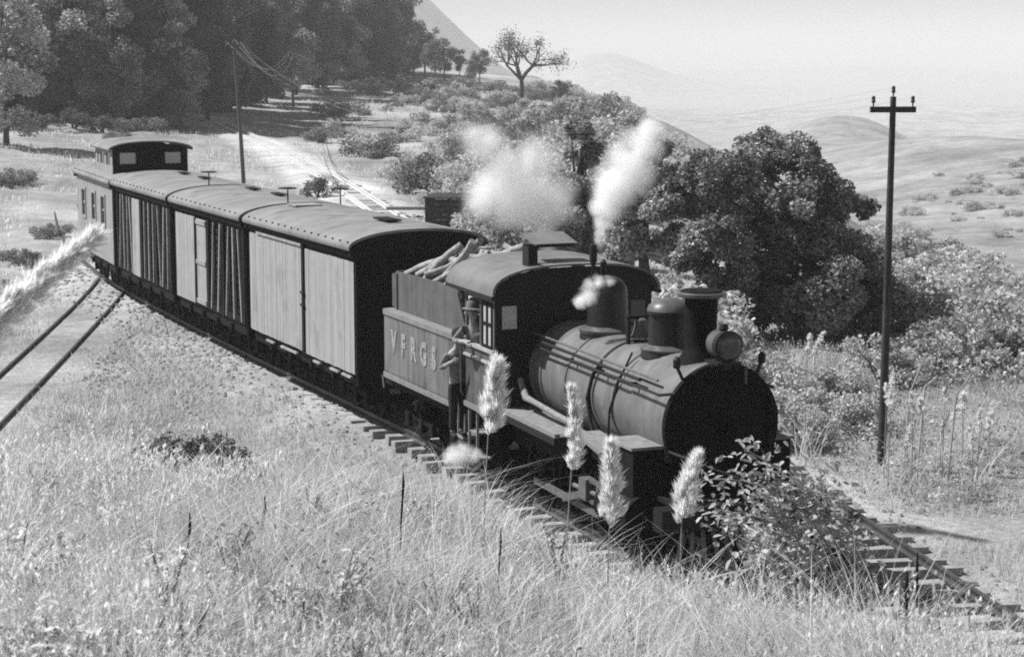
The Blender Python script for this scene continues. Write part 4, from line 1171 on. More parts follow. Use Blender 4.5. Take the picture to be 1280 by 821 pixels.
# ------------------------------------------------------------------ telegraph poles and wires
def pole(px, py, d, height_, lean, r, arm, ins, label, m=M_pole, arm_dir=(1, 0)):
    p = ray(px, py, d); z = gz(p.x, p.y)
    t = empty('telegraph_pole', (p.x, p.y, z)); tag(t, label, 'pole', 'telegraph poles along the line')
    top = Vector((lean[0], lean[1], height_))
    MB().tube([(0, 0, -0.3), tuple(top * 0.35 + Vector((0.01, 0, 0))), tuple(top * 0.7), tuple(top)], [r * 1.15, r * 1.05, r * 0.9, r * 0.78], 12).build('post', m, t, 50)
    ad = Vector((arm_dir[0], arm_dir[1], 0)).normalized()
    c = top - Vector((0, 0, 0.22))
    ca = MB().bar(c - ad * arm / 2, c + ad * arm / 2, 0.09, 0.10).build('crossarm', m, t)
    tops = []
    for k in range(ins):
        u = (k / (ins - 1) - 0.5) * 2 if ins > 1 else 0
        q = c + ad * (arm / 2 - 0.05) * u + Vector((0, 0, 0.05 if abs(u) > 0.1 else 0.22))
        MB().lathe([(0.012, 0.0), (0.014, 0.06), (0.034, 0.07), (0.038, 0.10), (0.026, 0.115), (0.034, 0.13), (0.03, 0.165), (0.014, 0.185)], tuple(q), 'Z', 12).build('insulator', M_ins, t, 40)
        tops.append(Vector((p.x, p.y, z)) + q + Vector((0, 0, 0.15)))
    return tops
def pole_h(px0, py0, d, py1):
    p = ray(px0, py0, d); z = gz(p.x, p.y); return ray(px0, py1, d).z - z
TA = pole(1101, 585, 33, pole_h(1101, 585, 33, 121), (0.04, 0.0), 0.066, 0.78, 3, 'dark telegraph pole with short crossarm standing alone right of the locomotive', arm_dir=(1, 0.05))
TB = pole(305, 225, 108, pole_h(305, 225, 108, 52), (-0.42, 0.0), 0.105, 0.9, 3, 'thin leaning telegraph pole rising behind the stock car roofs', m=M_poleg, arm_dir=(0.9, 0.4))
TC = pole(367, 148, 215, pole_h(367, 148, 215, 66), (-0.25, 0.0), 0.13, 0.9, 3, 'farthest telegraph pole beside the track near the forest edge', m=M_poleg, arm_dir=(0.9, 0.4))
def wire(a, b, sag, r, label):
    pts = []
    for k in range(33):
        t = k / 32; p = a.lerp(b, t); pts.append((p.x, p.y, p.z - sag * 4 * t * (1 - t)))
    o = MB().tube(pts, r, 5).build('telegraph_wire', M_wire, None, 60)
    tag(o, label, 'wire', 'telegraph wires')
far_end = ray(470, 92, 330)
for k, nm in enumerate(('left', 'middle', 'right')):
    wire(TA[k], TB[k], 2.3 + 0.15 * k, 0.0022, 'telegraph wire sagging from the near pole to the leaning pole, %s insulator' % nm)
    wire(TB[k], TC[k], 1.6 + 0.3 * k, 0.022, 'telegraph wire between the leaning pole and the farthest pole, %s insulator' % nm)
    wire(TC[k], far_end + Vector((k * 1.2, 0, 0.4 * k)), 1.2, 0.024, 'telegraph wire running on from the farthest pole, %s insulator' % nm)

# ------------------------------------------------------------------ dark timber loading platform beside the passing track
c0 = ray(532, 284, 80)
dk = empty('loading_platform', (c0.x, c0.y, gz(c0.x + 0.9, c0.y)), R(-6)); tag(dk, 'low dark timber loading platform beside the track behind the train', 'platform')
for k in range(6):
    MB().b(0.0, 1.95, -0.03, 0.02 + 0.01 * (k % 2), -0.1 + k * 0.215, 0.105 + k * 0.215).build('wall_plank', M_ddock, dk)
for xx in (0.03, 0.97, 1.92):
    MB().b(xx - 0.06, xx + 0.06, 0.03, 0.15, -0.2, 1.2).build('post', M_ddock, dk)
for k in range(7):
    MB().b(-0.1 + k * 0.302, 0.19 + k * 0.302, -0.05, 2.6, 1.205, 1.255).build('deck_plank', M_ddock, dk)
MB().b(-0.02, 0.03, 0.0, 2.5, -0.1, 1.19).build('side_wall', M_ddock, dk)
pp = ray(507, 257, 84)
cpk = MB(); cpk.b(-0.85, 0.85, -0.25, 0.25, -0.04, 0.10); o = cpk.build('crossing_plank', M_pwood); o.location = (pp.x, pp.y, gz(pp.x, pp.y) + 0.36); o.rotation_euler = (0, 0, R(4)); tag(o, 'pale plank laid across the passing track beside the loading platform', 'plank')

# ------------------------------------------------------------------ foliage
def leaf_cloud(P, size, shade, r, up=0.35, aspect=0.55):
    """rhombic leaves at points P (n,3) with sizes (n,)"""
    n = len(P)
    d = r.normal(size=(n, 3)); d[:, 2] *= 0.7; d /= np.linalg.norm(d, axis=1)[:, None]
    nn = r.normal(size=(n, 3)); nn[:, 2] += up * 2; 
    w = np.cross(nn, d); w /= np.linalg.norm(w, axis=1)[:, None] + 1e-9
    s = np.asarray(size).reshape(-1, 1) * np.ones((n, 1))
    a = P - d * s * 0.5; c = P + d * s * 0.5
    m = P + d * s * 0.05
    k = np.cross(d, w) * s * 0.10
    b = m + w * s * aspect * 0.5 + k; e = m - w * s * aspect * 0.5 + k
    V = np.stack([a, b, c, e], 1).reshape(-1, 3)
    F = np.arange(4 * n).reshape(-1, 4)
    return V, F, np.repeat(shade, 4)

def folded_leaves(P, size, shade, r, aspect=0.55, up=0.6):
    """pointed leaves folded along the midrib: two quads each"""
    n = len(P)
    d = r.normal(size=(n, 3)); d[:, 2] *= 0.6; d /= np.linalg.norm(d, axis=1)[:, None]
    nn = r.normal(size=(n, 3)); nn[:, 2] += up * 2
    w = np.cross(nn, d); w /= np.linalg.norm(w, axis=1)[:, None] + 1e-9
    u = np.cross(d, w); u *= np.sign(u[:, 2:3] + 1e-9)
    s = np.asarray(size).reshape(-1, 1) * np.ones((n, 1)); h = s * aspect * 0.5
    a = P - d * s * 0.5; c = P + d * s * 0.5 - u * s * 0.12
    b1 = P - d * s * 0.22 + w * h * 0.85 + u * s * 0.07; b2 = P + d * s * 0.15 + w * h * 0.8 + u * s * 0.06
    e1 = P - d * s * 0.22 - w * h * 0.85 + u * s * 0.07; e2 = P + d * s * 0.15 - w * h * 0.8 + u * s * 0.06
    V = np.stack([a, b1, b2, c, e2, e1], 1).reshape(-1, 3)
    i = np.arange(n)[:, None] * 6
    F = np.concatenate([i + np.array([[0, 1, 2, 3]]), i + np.array([[0, 3, 4, 5]])])
    return V, F, np.repeat(shade, 6)

def clump_points(clumps, n, r, shell_=0.4):
    C = np.array([c[:3] for c in clumps]); Rr = np.array([c[3:6] for c in clumps])
    wgt = (Rr.prod(axis=1)) ** (2 / 3); wgt /= wgt.sum()
    i = r.choice(len(C), n, p=wgt)
    d = r.normal(size=(n, 3)); d /= np.linalg.norm(d, axis=1)[:, None]
    rad = r.random(n) ** shell_
    return C[i] + d * Rr[i] * rad[:, None], i

def crown_clumps(r, n, cx, cz, rx, rz, cr, flat=0.8):
    """n clumps spread over the surface and inside of an ellipsoid crown"""
    o = []
    for k in range(n):
        d = r.normal(size=3); d /= np.linalg.norm(d)
        t = r.random() ** 0.35
        c = cr * r.uniform(0.6, 1.35)
        o.append((cx[0] + d[0] * rx * t, cx[1] + d[1] * rx * t, cz + d[2] * rz * t, c, c, c * flat))
    return o

def limbs(b, r, base, top_z, clumps, r0, n=9, n_tube=7):
    """tapered trunk and limbs reaching into the clumps"""
    x0, y0, z0 = base
    pts = [(x0, y0, z0 - 0.3)]
    for k in range(1, 7):
        t = k / 6; pts.append((x0 + r.normal() * 0.012 * top_z * t, y0 + r.normal() * 0.012 * top_z * t, z0 + top_z * t))
    b.tube(pts, [r0 * (1.25 if k == 0 else 1 - 0.8 * k / 6) for k in range(7)], n_tube)
    for k in range(min(n, len(clumps))):
        c = clumps[int(r.integers(len(clumps)))]
        i = int(r.integers(2, 6)); p = Vector(pts[i]); q = Vector(c[:3])
        if q.z < p.z - 0.3 * top_z: continue
        mid = p.lerp(q, 0.5) + Vector((0, 0, 0.06 * top_z))
        rr = r0 * (0.5 - 0.06 * i)
        b.tube([p, mid, q], [rr, rr * 0.6, rr * 0.15], 6)

def make_tree(name, seed, h, crown_r, crown_z, crown_rz, n_clump, clump_r, n_leaf, leaf, m, bark=M_bark, r0=0.25, var=0.35, n_limb=12):
    r = np.random.default_rng(seed)
    t = empty(name)
    cl = crown_clumps(r, n_clump, (0, 0), crown_z, crown_r, crown_rz, clump_r)
    b = MB(); limbs(b, r, (0, 0, 0), h * 0.82, cl, r0, n_limb); b.build('trunk', bark, t, 60)
    P, i = clump_points(cl, n_leaf, r)
    cs = r.uniform(1 - var, 1 + var, len(cl))
    V, F, s = leaf_cloud(P, leaf * r.uniform(0.6, 1.35, n_leaf), cs[i] * r.uniform(0.75, 1.3, n_leaf), r)
    link('crown', np_mesh('crown', V, F, s), m, t)
    return t

def place(t, x, y, sc=1.0, rz=0.0, label=None, cat='tree', group=None, z=None, zs=1.0):
    t.location = (x, y, (gz(x, y) if z is None else z) - 0.05)
    t.rotation_euler = (0, 0, rz); t.scale = (sc, sc, sc * zs)
    tag(t, label, cat, group)
    return t

fr = np.random.default_rng(21)
# forest of tall dark trees, upper left
M_leafE = leaf_mat('edge_highlight_leaf', 0.36, 0.35); M_leafF = leaf_mat('forest_leaf', 0.08, 0.2); M_leafG = leaf_mat('forest_leaf_lighter', 0.20, 0.3)
variants = [make_tree('forest_tree', 100 + k, 20, (3.0, 2.6, 3.3, 2.4)[k], (9.5, 9.0, 10.0, 9.2)[k], (9.6, 9.4, 9.8, 10.0)[k], (40, 52, 34, 60)[k], (1.5, 1.2, 1.6, 1.1)[k], 12000, 0.36, (M_leafF, M_leafG, M_leafF, M_leafM)[k], r0=0.24, var=0.65) for k in range(4)]
spots = []
for row in range(4):
    px = -200 + 9 * row
    while px < 512:
        dfr = float(np.interp(px, [-200, 0, 240, 330, 430, 520], [150, 163, 172, 225, 290, 330]))
        d = dfr + row * 9 + fr.uniform(-3, 3)
        x = (px - 640) / F_PX * d
        hgt = float(np.interp(px, [0, 400, 455, 490, 515], [1.05, 1.15, 1.1, 0.9, 0.62])) * fr.uniform(0.7, 1.25)
        spots.append((x, d, hgt)); px += fr.uniform(1300, 2700) * 4.2 / d * 0.80
G_F = 'dark tall trees of the forest at upper left'
for i, (x, d, hgt) in enumerate(spots):
    src = variants[i % 4]
    t = src if i < 4 else copy_tree(src)
    place(t, x, d, hgt, fr.uniform(0, 6.28), 'tall dark tree in the dense forest filling the upper left', 'tree', G_F)
edge = [make_tree('highlight_tree', 120 + k, 9, 2.0, 4.6, 4.3, 34, 0.8, 6000, 0.3, (M_leafG, M_leafE)[k], r0=0.15, var=0.6) for k in range(2)]  # added trees whose pale leaves paint highlights on the forest front
for k, px in enumerate((60, 95, 118, 150, 190, 228, 262, 300, 335, 372, 405, 440, 468, 495)):
    dfr = float(np.interp(px, [-200, 0, 240, 330, 430, 520], [150, 163, 172, 225, 290, 330])) - fr.uniform(4, 9)
    t = edge[k] if k < 2 else copy_tree(edge[k % 2])
    place(t, (px - 640) / F_PX * dfr, dfr, fr.uniform(0.7, 1.5), fr.uniform(0, 6.28), 'pale leafy tree added as a highlight along the front edge of the dark forest', 'tree', 'pale trees added as highlights along the forest edge')
# sunlit tree at the left edge, undergrowth along the forest foot
p = ray(8, 175, 128)
place(make_tree('sunlit_tree', 131, 11, 2.9, 5.6, 5.2, 60, 0.9, 11000, 0.32, M_leafP, r0=0.2), p.x, p.y, 1.0, 0, 'sunlit pale leafy tree at the left edge in front of the forest', 'tree')
# paler trees at the right end of the forest
mids = [make_tree('ridge_tree', 140 + k, 8, 2.0, 5.0, 3.2, 26, 0.85, 4200, 0.30, M_leafM, r0=0.16) for k in range(2)]
for i, (px, d, sc, lb) in enumerate(((532, 300, 1.15, 'tapering grey tree standing right beside the forest end'), (556, 310, 0.85, 'second small grey tree right of the forest end'), (600, 300, 0.72, 'small rounded tree left of the bare spreading tree'), (575, 330, 0.6, 'faint low tree on the ridge between two larger ridge trees'), (700, 236, 0.42, 'small hazy tree right of the bare spreading tree'), (690, 240, 0.3, 'lowest hazy shrub-like tree right of the bare spreading tree'), (545, 290, 0.9, 'grey tree close behind the tapering tree at the forest end'), (518, 296, 1.2, 'grey tree pressed against the right end of the forest'), (588, 285, 0.55, 'low grey tree between the ridge trees and the bare tree'))):
    t = mids[i] if i < 2 else copy_tree(mids[i % 2])
    x = (px - 640) / F_PX * d
    place(t, x, d, sc, i * 1.3, lb, 'tree', 'grey trees along the ridge')
# bare spreading tree on the ridge
r = np.random.default_rng(77); b = MB(); bt = empty('bare_tree')
def branch(b, p, d, L, rad, lev, tips):
    q = p + d * L; mid = p.lerp(q, 0.5) + Vector(r.normal(size=3) * 0.05 * L)
    b.tube([p, mid, q], [rad, rad * 0.85, rad * 0.65], 6)
    if lev == 0: tips.append(q); return
    for k in range(3 if lev > 1 else 2):
        nd = (d + Vector(r.normal(size=3) * 0.55)).normalized(); nd.z = max(nd.z, 0.05); branch(b, q, nd.normalized(), L * r.uniform(0.55, 0.8), rad * 0.6, lev - 1, tips)
tips = []
branch(b, Vector((0, 0, 0)), Vector((0.03, 0, 1)), 2.6, 0.28, 0, []); 
for a in range(5):
    an = a * 1.25 + 0.3; branch(b, Vector((0.07, 0, 2.5)), Vector((math.cos(an) * 0.75, math.sin(an) * 0.75, 0.75)).normalized(), 2.0, 0.17, 3, tips)
b.build('trunk', M_bark, bt, 60)
P = np.repeat(np.array([tuple(t_) for t_ in tips]), 22, axis=0) + r.normal(size=(len(tips) * 22, 3)) * 0.42
V, F, s = leaf_cloud(P, 0.22 * np.ones(len(P)), r.uniform(0.6, 1.3, len(P)), r)
link('crown', np_mesh('crown', V, F, s), M_leafM, bt)
p = ray(651, 130, 233); place(bt, p.x, p.y, 1.22, 0.4, 'bare spreading tree on the ridge above the steam', 'tree')

M_leafR = leaf_mat('rim_leaf', 0.30, 0.25)
M_leafT = leaf_mat('broadleaf', 0.24, 0.14)
# big dark leafy tree right of the chimney: crown built from the lobes the photograph shows
def lobe_tree(name, lobes, d, base_px, n_leaf, leaf, m, seed, label, clump_k=0.42, per=9, r0=0.22, depth=0.8, var=0.35):
    r = np.random.default_rng(seed)
    bp = ray(base_px, 400, d); z0 = gz(bp.x, bp.y)
    t = empty(name, (bp.x, bp.y, z0)); tag(t, label, 'tree')
    cl = []
    for (px, py, rp) in lobes:
        dd = d + r.uniform(-1, 1) * depth * rp / F_PX * d
        c = ray(px, py, dd); R_ = rp / F_PX * d
        for k in range(per):
            v = r.normal(size=3); v /= np.linalg.norm(v); q = r.random() ** 0.5
            rr = R_ * clump_k * r.uniform(0.7, 1.3)
            cl.append((c.x - bp.x + v[0] * R_ * q * 0.8, c.y - bp.y + v[1] * R_ * q * 0.9, c.z - z0 + v[2] * R_ * q * 0.75, rr, rr, rr * 0.8))
    top = max(c[2] for c in cl)
    b = MB(); limbs(b, r, (0, 0, 0), top * 0.75, cl, r0, 26); b.build('trunk', M_bark, t, 60)
    P, i = clump_points(cl, n_leaf, r, 0.33)
    zmin = -0.2
    P[:, 2] = np.maximum(P[:, 2], zmin + r.random(len(P)) * 0.4)
    cs = r.uniform(1 - var, 1 + var, len(cl))
    V, F, s = leaf_cloud(P, leaf * r.uniform(0.6, 1.3, n_leaf), cs[i] * r.uniform(0.75, 1.3, n_leaf), r)
    link('crown', np_mesh('crown', V, F, s), m, t)
    return t
lobe_tree('broadleaf_tree', [(955, 195, 42), (915, 215, 45), (1000, 200, 38), (870, 250, 48), (950, 255, 60), (1015, 250, 50), (1060, 255, 26), (900, 300, 50), (985, 310, 60), (1050, 300, 48), (1085, 340, 40), (1030, 360, 58), (960, 360, 50), (1090, 390, 40), (1050, 410, 50), (1100, 420, 30), (1000, 395, 40), (905, 345, 44), (870, 315, 42), (930, 395, 40), (1000, 425, 40), (1060, 430, 42), (1110, 375, 34), (1112, 405, 26), (885, 215, 34), (850, 235, 36), (1060, 250, 20), (1085, 262, 16), (835, 265, 36)], 49, 1010, 140000, 0.125, M_leafT, 31, 'large dark broadleaf tree on the slope right of the chimney', r0=0.3, var=0.6, clump_k=0.36, per=20, depth=1.4)
lobe_tree('rim_tree', [(800, 235, 42), (790, 290, 42), (835, 300, 36), (820, 190, 24), (775, 320, 30), (850, 330, 30)], 58, 805, 17000, 0.17, M_leafR, 32, 'paler bushy tree between the steam and the large dark tree')
lobe_tree('rim_tree', [(722, 165, 22), (728, 195, 28), (710, 230, 32), (738, 245, 32), (705, 285, 36), (740, 295, 34), (690, 265, 30), (722, 265, 34)], 63, 722, 15000, 0.17, M_leafR, 33, 'narrow bushy tree standing between the two steam plumes')

# shrubs: two or three sources, copied
def make_shrub(name, seed, h, w, n_leaf, leaf, m):
    r = np.random.default_rng(seed); t = empty(name)
    cl = []
    for k in range(16):
        a = r.uniform(0, 6.28); q = r.random() ** 0.6 * w; zz = h * r.uniform(0.2, 0.85) * (1 - 0.35 * q / w)
        c = 0.26 * (h + w) * 0.5 * r.uniform(0.7, 1.4); cl.append((q * math.cos(a), q * math.sin(a), zz, c, c, c * 0.85))
    b = MB()
    for k in range(9):
        c = cl[k]; b.tube([(r.normal() * 0.05, r.normal() * 0.05, -0.15), (c[0] * 0.5, c[1] * 0.5, c[2] * 0.6), c[:3]], [0.03 * h, 0.02 * h, 0.006 * h], 5)
    b.build('stems', M_bark, t, 60)
    P, i = clump_points(cl, n_leaf, r, 0.4); P[:, 2] = np.abs(P[:, 2])
    cs = r.uniform(0.7, 1.3, len(cl))
    V, F, s = leaf_cloud(P, leaf * r.uniform(0.6, 1.3, n_leaf), cs[i] * r.uniform(0.75, 1.3, n_leaf), r)
    link('leaves', np_mesh('leaves', V, F, s), m, t)
    return t
shP = [make_shrub('shrub', 200 + k, 1.0, 0.8, 2600, 0.085, M_leafP) for k in range(3)]
shM = [make_shrub('shrub', 210 + k, 1.0, 0.8, 2600, 0.085, M_leafM) for k in range(2)]
shD = [make_shrub('shrub', 220, 1.0, 0.8, 2600, 0.085, M_leafD)]
shH = [make_shrub('shrub', 230 + k, 1.0, 0.9, 2200, 0.1, leaf_mat('hazed_hill_leaf_%d' % k, 0.55, 0.4)) for k in range(2)]  # leaves paled to stand in for haze over the hillside
used = set()
def shrub(src, px, d, sc, label, group, zs=1.0, rz=None, z=None):
    if src.name in used: t = copy_tree(src)
    else: used.add(src.name); t = src
    x = (px - 640) / F_PX * d
    place(t, x, d, sc, fr.uniform(0, 6.28) if rz is None else rz, label, 'shrub', group, z, zs)
    return t
shrub(shD[0], 397, 97, 1.25, 'dark round bush on the clearing beside the passing track', None, 1.0)
shrub(shD[0], 352, 90, 0.55, 'small low bush left of the dark round bush on the clearing', None, 1.0)
G1 = 'pale bushes on the far side of the track below the large tree'
for (px, d, sc) in ((868, 39, 1.9), (905, 41, 1.8), (940, 38, 1.5), (975, 39, 1.3), (955, 34.5, 1.2), (1005, 37, 1.1), (1040, 38.5, 1.1), (1075, 39, 1.0), (1000, 34.5, 0.9), (850, 43, 2.2), (925, 35.5, 1.2), (890, 36, 1.5), (1060, 36, 1.0), (835, 47, 2.2), (870, 46, 1.9), (1110, 42, 1.2)):
    shrub(shP[int(fr.integers(3))], px, d, sc, 'pale leafy bush in the thicket below the large dark tree', G1)
G2 = 'bushes beyond the rim at the right edge'
for k in range(30):
    d = fr.uniform(42, 66); px = fr.uniform(1110, 1330)
    shrub((shM + shP)[int(fr.integers(5))], px, d, fr.uniform(1.2, 2.4), 'bush in the thicket beyond the pampas grass at the right', G2)
G3 = 'pale bushes behind the train left of the steam'
for (px, d, sc) in ((505, 108, 1.7), (530, 104, 2.4), (555, 100, 2.6), (580, 96, 2.4), (605, 92, 2.6), (630, 90, 2.4), (545, 88, 1.2), (610, 78, 2.0), (640, 74, 2.2), (665, 72, 2.6), (690, 70, 2.6), (655, 100, 3.0), (680, 95, 3.0), (625, 120, 2.6), (590, 130, 2.0), (700, 92, 3.6), (725, 105, 3.8), (745, 88, 3.4), (690, 120, 3.6), (715, 140, 4.0), (665, 150, 3.6), (755, 115, 3.8), (770, 85, 3.2), (640, 140, 3.0), (780, 100, 3.6), (735, 160, 4.2), (790, 130, 4.0), (760, 180, 4.0)):
    shrub((shP if fr.random() < 0.7 else shM)[int(fr.integers(2))], px, d, sc, 'pale bush in the hedge behind the train and the steam', G3)
G4 = 'scattered bushes on the far clearing'
for k in range(120):
    d = fr.uniform(135, 290); px = fr.uniform(400, 790)
    shrub((shP + shM)[int(fr.integers(5))], px, d, fr.uniform(1.2, 3.4) , 'low bush scattered over the bright far clearing', G4, 0.7)
G5 = 'scattered bushes on the hillside across the valley'
hp = [(fr.uniform(200, 400), fr.uniform(1100, 1320)) for _ in range(9)]
for k in range(26):
    shrub((shM + shP)[int(fr.integers(5))], fr.uniform(1110, 1330), fr.uniform(62, 125), fr.uniform(1.6, 3.6), 'bush in the thicket beyond the pampas grass at the right', G2, 0.85)
for k in range(64):
    hd0, hp0 = hp[k % 9]; d = hd0 + fr.normal() * 28; px = hp0 + fr.normal() * 28
    shrub(shH[int(fr.integers(2))], px, d, fr.uniform(0.5, 2.6) * (0.6 + d / 600), 'small bush dotting the pale hillside across the valley', G5, 0.7)
G6 = 'shrubs left of the branch track'
for (px, d, sc) in ((18, 66, 0.9), (45, 64, 0.8), (10, 58, 0.8), (5, 100, 1.3), (25, 102, 1.2), (62, 74, 0.9), (95, 150, 2.2), (130, 150, 2.0), (175, 155, 2.2), (215, 160, 1.8), (150, 140, 1.2), (55, 150, 1.4)):
    shrub((shM + shD)[int(fr.integers(3))], px, d, sc, 'low shrub on the open ground left of the caboose', G6, 0.8)

# ------------------------------------------------------------------ grass: uncountable, one object for each tract
def grass_blades(X, Y, H, W, lean, shade, r, seg=3, Z=None):
    """curved tapered blades; arrays of length n"""
    n = len(X)
    if Z is None: Z = height(X, Y)
    a = r.uniform(0, 2 * math.pi, n); dx, dy = np.cos(a), np.sin(a)
    f = r.uniform(0, 2 * math.pi, n); wx, wy = np.cos(f), np.sin(f)
    rows = []
    for k in range(seg):
        t = k / seg
        bend = lean * t ** 1.8 * H
        cx = X + dx * bend; cy_ = Y + dy * bend; cz = Z - 0.03 + H * (t - 0.25 * lean * t * t)
        w = W * (1 - 0.75 * t)
        rows.append(np.stack([cx - wx * w, cy_ - wy * w, cz], 1)); rows.append(np.stack([cx + wx * w, cy_ + wy * w, cz], 1))
    bend = lean * H
    rows.append(np.stack([X + dx * bend, Y + dy * bend, Z - 0.03 + H * (1 - 0.25 * lean)], 1))
    V = np.stack(rows, 1)                       # n, 2seg+1, 3
    m = 2 * seg + 1
    idx = np.arange(n)[:, None] * m
    tri = []
    for k in range(seg - 1):
        q = 2 * k
        tri += [[q, q + 1, q + 3], [q, q + 3, q + 2]]
    q = 2 * (seg - 1); tri += [[q, q + 1, q + 2]]
    F = (idx[:, :, None] + np.array(tri)[None]).reshape(-1, 3)
    sh = np.repeat(shade, m)
    return V.reshape(-1, 3), F, sh

def tract(name, label, n, d0, d1, px0, px1, keep, hfun, width, m, seed, clus=0.12, per=14, lean=0.45, seg=3, shade=(0.6, 1.25), dpow=1.0):
    r = np.random.default_rng(seed)
    nt_ = n // per
    d = d0 * (d1 / d0) ** (r.random(nt_) ** dpow) if dpow else r.uniform(d0, d1, nt_)
    px = r.uniform(px0, px1, nt_)
    x = (px - 640) / F_PX * d; y = d
    k = keep(x, y, r); x = x[k]; y = y[k]
    ts = r.uniform(0.55, 1.25, len(x)); th = r.uniform(0.7, 1.25, len(x))
    X = np.repeat(x, per) + r.normal(size=len(x) * per) * clus * (1 + np.repeat(y, per) / 60)
    Y = np.repeat(y, per) + r.normal(size=len(x) * per) * clus * (1 + np.repeat(y, per) / 60)
    H = hfun(X, Y) * np.repeat(th, per) * r.uniform(0.55, 1.2, len(X))
    W = width * (0.6 + Y / 40) * r.uniform(0.6, 1.4, len(X))
    sh = np.repeat(ts, per) * r.uniform(shade[0], shade[1], len(X))
    V, F, s = grass_blades(X, Y, H, W, lean * r.uniform(0.2, 1.6, len(X)), sh, r, seg)
    o = link(name, np_mesh(name, V, F, s), m)
    tag(o, label, 'grass', kind='stuff')
    return o

def track_clear(x, y, w1=1.5, w2=1.25, w3=1.25):
    d1 = path_dist(P1, x, y)[0]; d2 = path_dist(P2, x, y)[0]; d3 = path_dist(P3, x, y)[0]
    return (d1 > w1) & (d2 > w2) & (d3 > w3)
def bank_keep(x, y, r):
    k = track_clear(x, y, 1.05, 1.35, 1.3)
    p = path_dist(P1, x, y)[1]
    k = k & ((p > 1.6) | (y < 31))
    bare = gauss(x, y, -4.0, 22.75, 1.25, 1.0, 0.10) > 0.45
    stony = (gauss(x, y, -8.0, 43, 3.0, 8.0) > 0.45) & (r.random(len(x)) < 0.35)
    thin = (p < 2.6) & (y > 29) & (r.random(len(x)) < 0.5)
    patch = (vnoise(x * 1.1, y * 1.1, 31) > -0.9) | (r.random(len(x)) < 0.5)
    return k & (p > 0) & ~bare & ~stony & ~thin & patch
def bank_h(x, y):
    h = 0.34 + 0.12 * vnoise(x * 0.8, y * 0.8, 33) - 0.16 * sstep(27, 36, y) + 0.07 * vnoise(x * 2.6, y * 2.6, 34)
    h = h + 0.12 * sstep(26, 12, y) + 0.10 * sstep(0.5, 2.8, x)
    p = path_dist(P1, x, y, 12)[1]
    h = h * (0.5 + 0.5 * sstep(1.2, 3.0, p))
    return np.clip(h, 0.12, 1.0)
tract('bank_grass', 'tall dry pale grass covering the bank in the foreground', 235000, 7.0, 40, -60, 1340, bank_keep, bank_h, 0.0033, M_grass, 51, clus=0.13, per=12, lean=0.6)
def far_keep(x, y, r):
    k = track_clear(x, y, 1.6, 1.35, 1.3)
    p = path_dist(P1, x, y)[1]
    e = x - np.interp(y, RIM_Y, RIM_X)
    k = k | ((p < -1.5) & (r.random(len(x)) < 0.05))
    return k & (p < 0) & (e < 5) & (vnoise(x * 1.0, y * 1.0, 35) > -0.7)
tract('slope_grass', 'short pale grass between the tracks and the valley rim', 90000, 22, 75, 700, 1340, far_keep, lambda x, y: np.clip(0.22 + 0.1 * vnoise(x * 0.9, y * 0.9, 36), 0.08, 0.5), 0.0042, M_grass, 52, clus=0.10)
def clear_keep(x, y, r):
    k = track_clear(x, y, 2.2, 2.2, 1.8)
    e = x - np.interp(y, RIM_Y, RIM_X)
    stony = (y < 56) & (x > -15) & (x < -6) & (r.random(len(x)) < 0.6)
    return k & (e < 2) & (vnoise(x * 0.35, y * 0.35, 38) > -0.35) & ~stony
tract('clearing_grass', 'sparse pale grass over the open clearing behind the train', 70000, 40, 300, -40, 760, clear_keep, lambda x, y: np.clip(0.26 + 0.12 * vnoise(x * 0.4, y * 0.4, 39) + y * 0.001, 0.1, 0.8), 0.0055, M_grass, 53, clus=0.16, per=14, lean=0.7, seg=2)
tract('long_grass', 'long arching pale blades among the bank grass', 15000, 7.0, 27, -60, 1340, bank_keep, lambda x, y: bank_h(x, y) * 1.7 + 0.1, 0.0042, M_grass, 58, clus=0.06, per=6, lean=1.1, seg=5, shade=(0.8, 1.3))
def verge_keep(x, y, r):
    d1, p = path_dist(P1, x, y); d3 = path_dist(P3, x, y)[0]
    return (p > 1.4) & (d3 > 1.0) & (x > -14) & (gauss(x, y, -4.0, 22.75, 1.25, 1.0, 0.10) < 0.45)
tract('verge_grass', 'short pale grass between the branch track and the train', 60000, 25, 56, -40, 620, verge_keep, lambda x, y: np.clip(0.2 + 0.09 * vnoise(x * 1.1, y * 1.1, 45), 0.06, 0.4), 0.0042, M_grass, 59, clus=0.15, per=12, lean=0.6, shade=(0.35, 1.1))
tract('tussock_grass', 'coarse pale tussocks standing out of the bank grass', 36000, 7.5, 26, -60, 1340, lambda x, y, r: bank_keep(x, y, r) & (vnoise(x * 0.8, y * 0.8, 48) > -0.1), lambda x, y: bank_h(x, y) * 1.25 + 0.06, 0.0046, M_grass, 60, clus=0.05, per=36, lean=0.8, seg=4, shade=(0.75, 1.3))
# darker weeds mixed into the bank
tract('bank_weeds', 'darker green weeds and dead stalks among the bank grass', 46000, 7.5, 30, -60, 1340, lambda x, y, r: bank_keep(x, y, r) & (vnoise(x * 0.9, y * 0.9, 41) > 0.1), lambda x, y: bank_h(x, y) * 0.95, 0.006, M_weed, 54, clus=0.10, per=10, lean=0.4, shade=(0.08, 0.6))

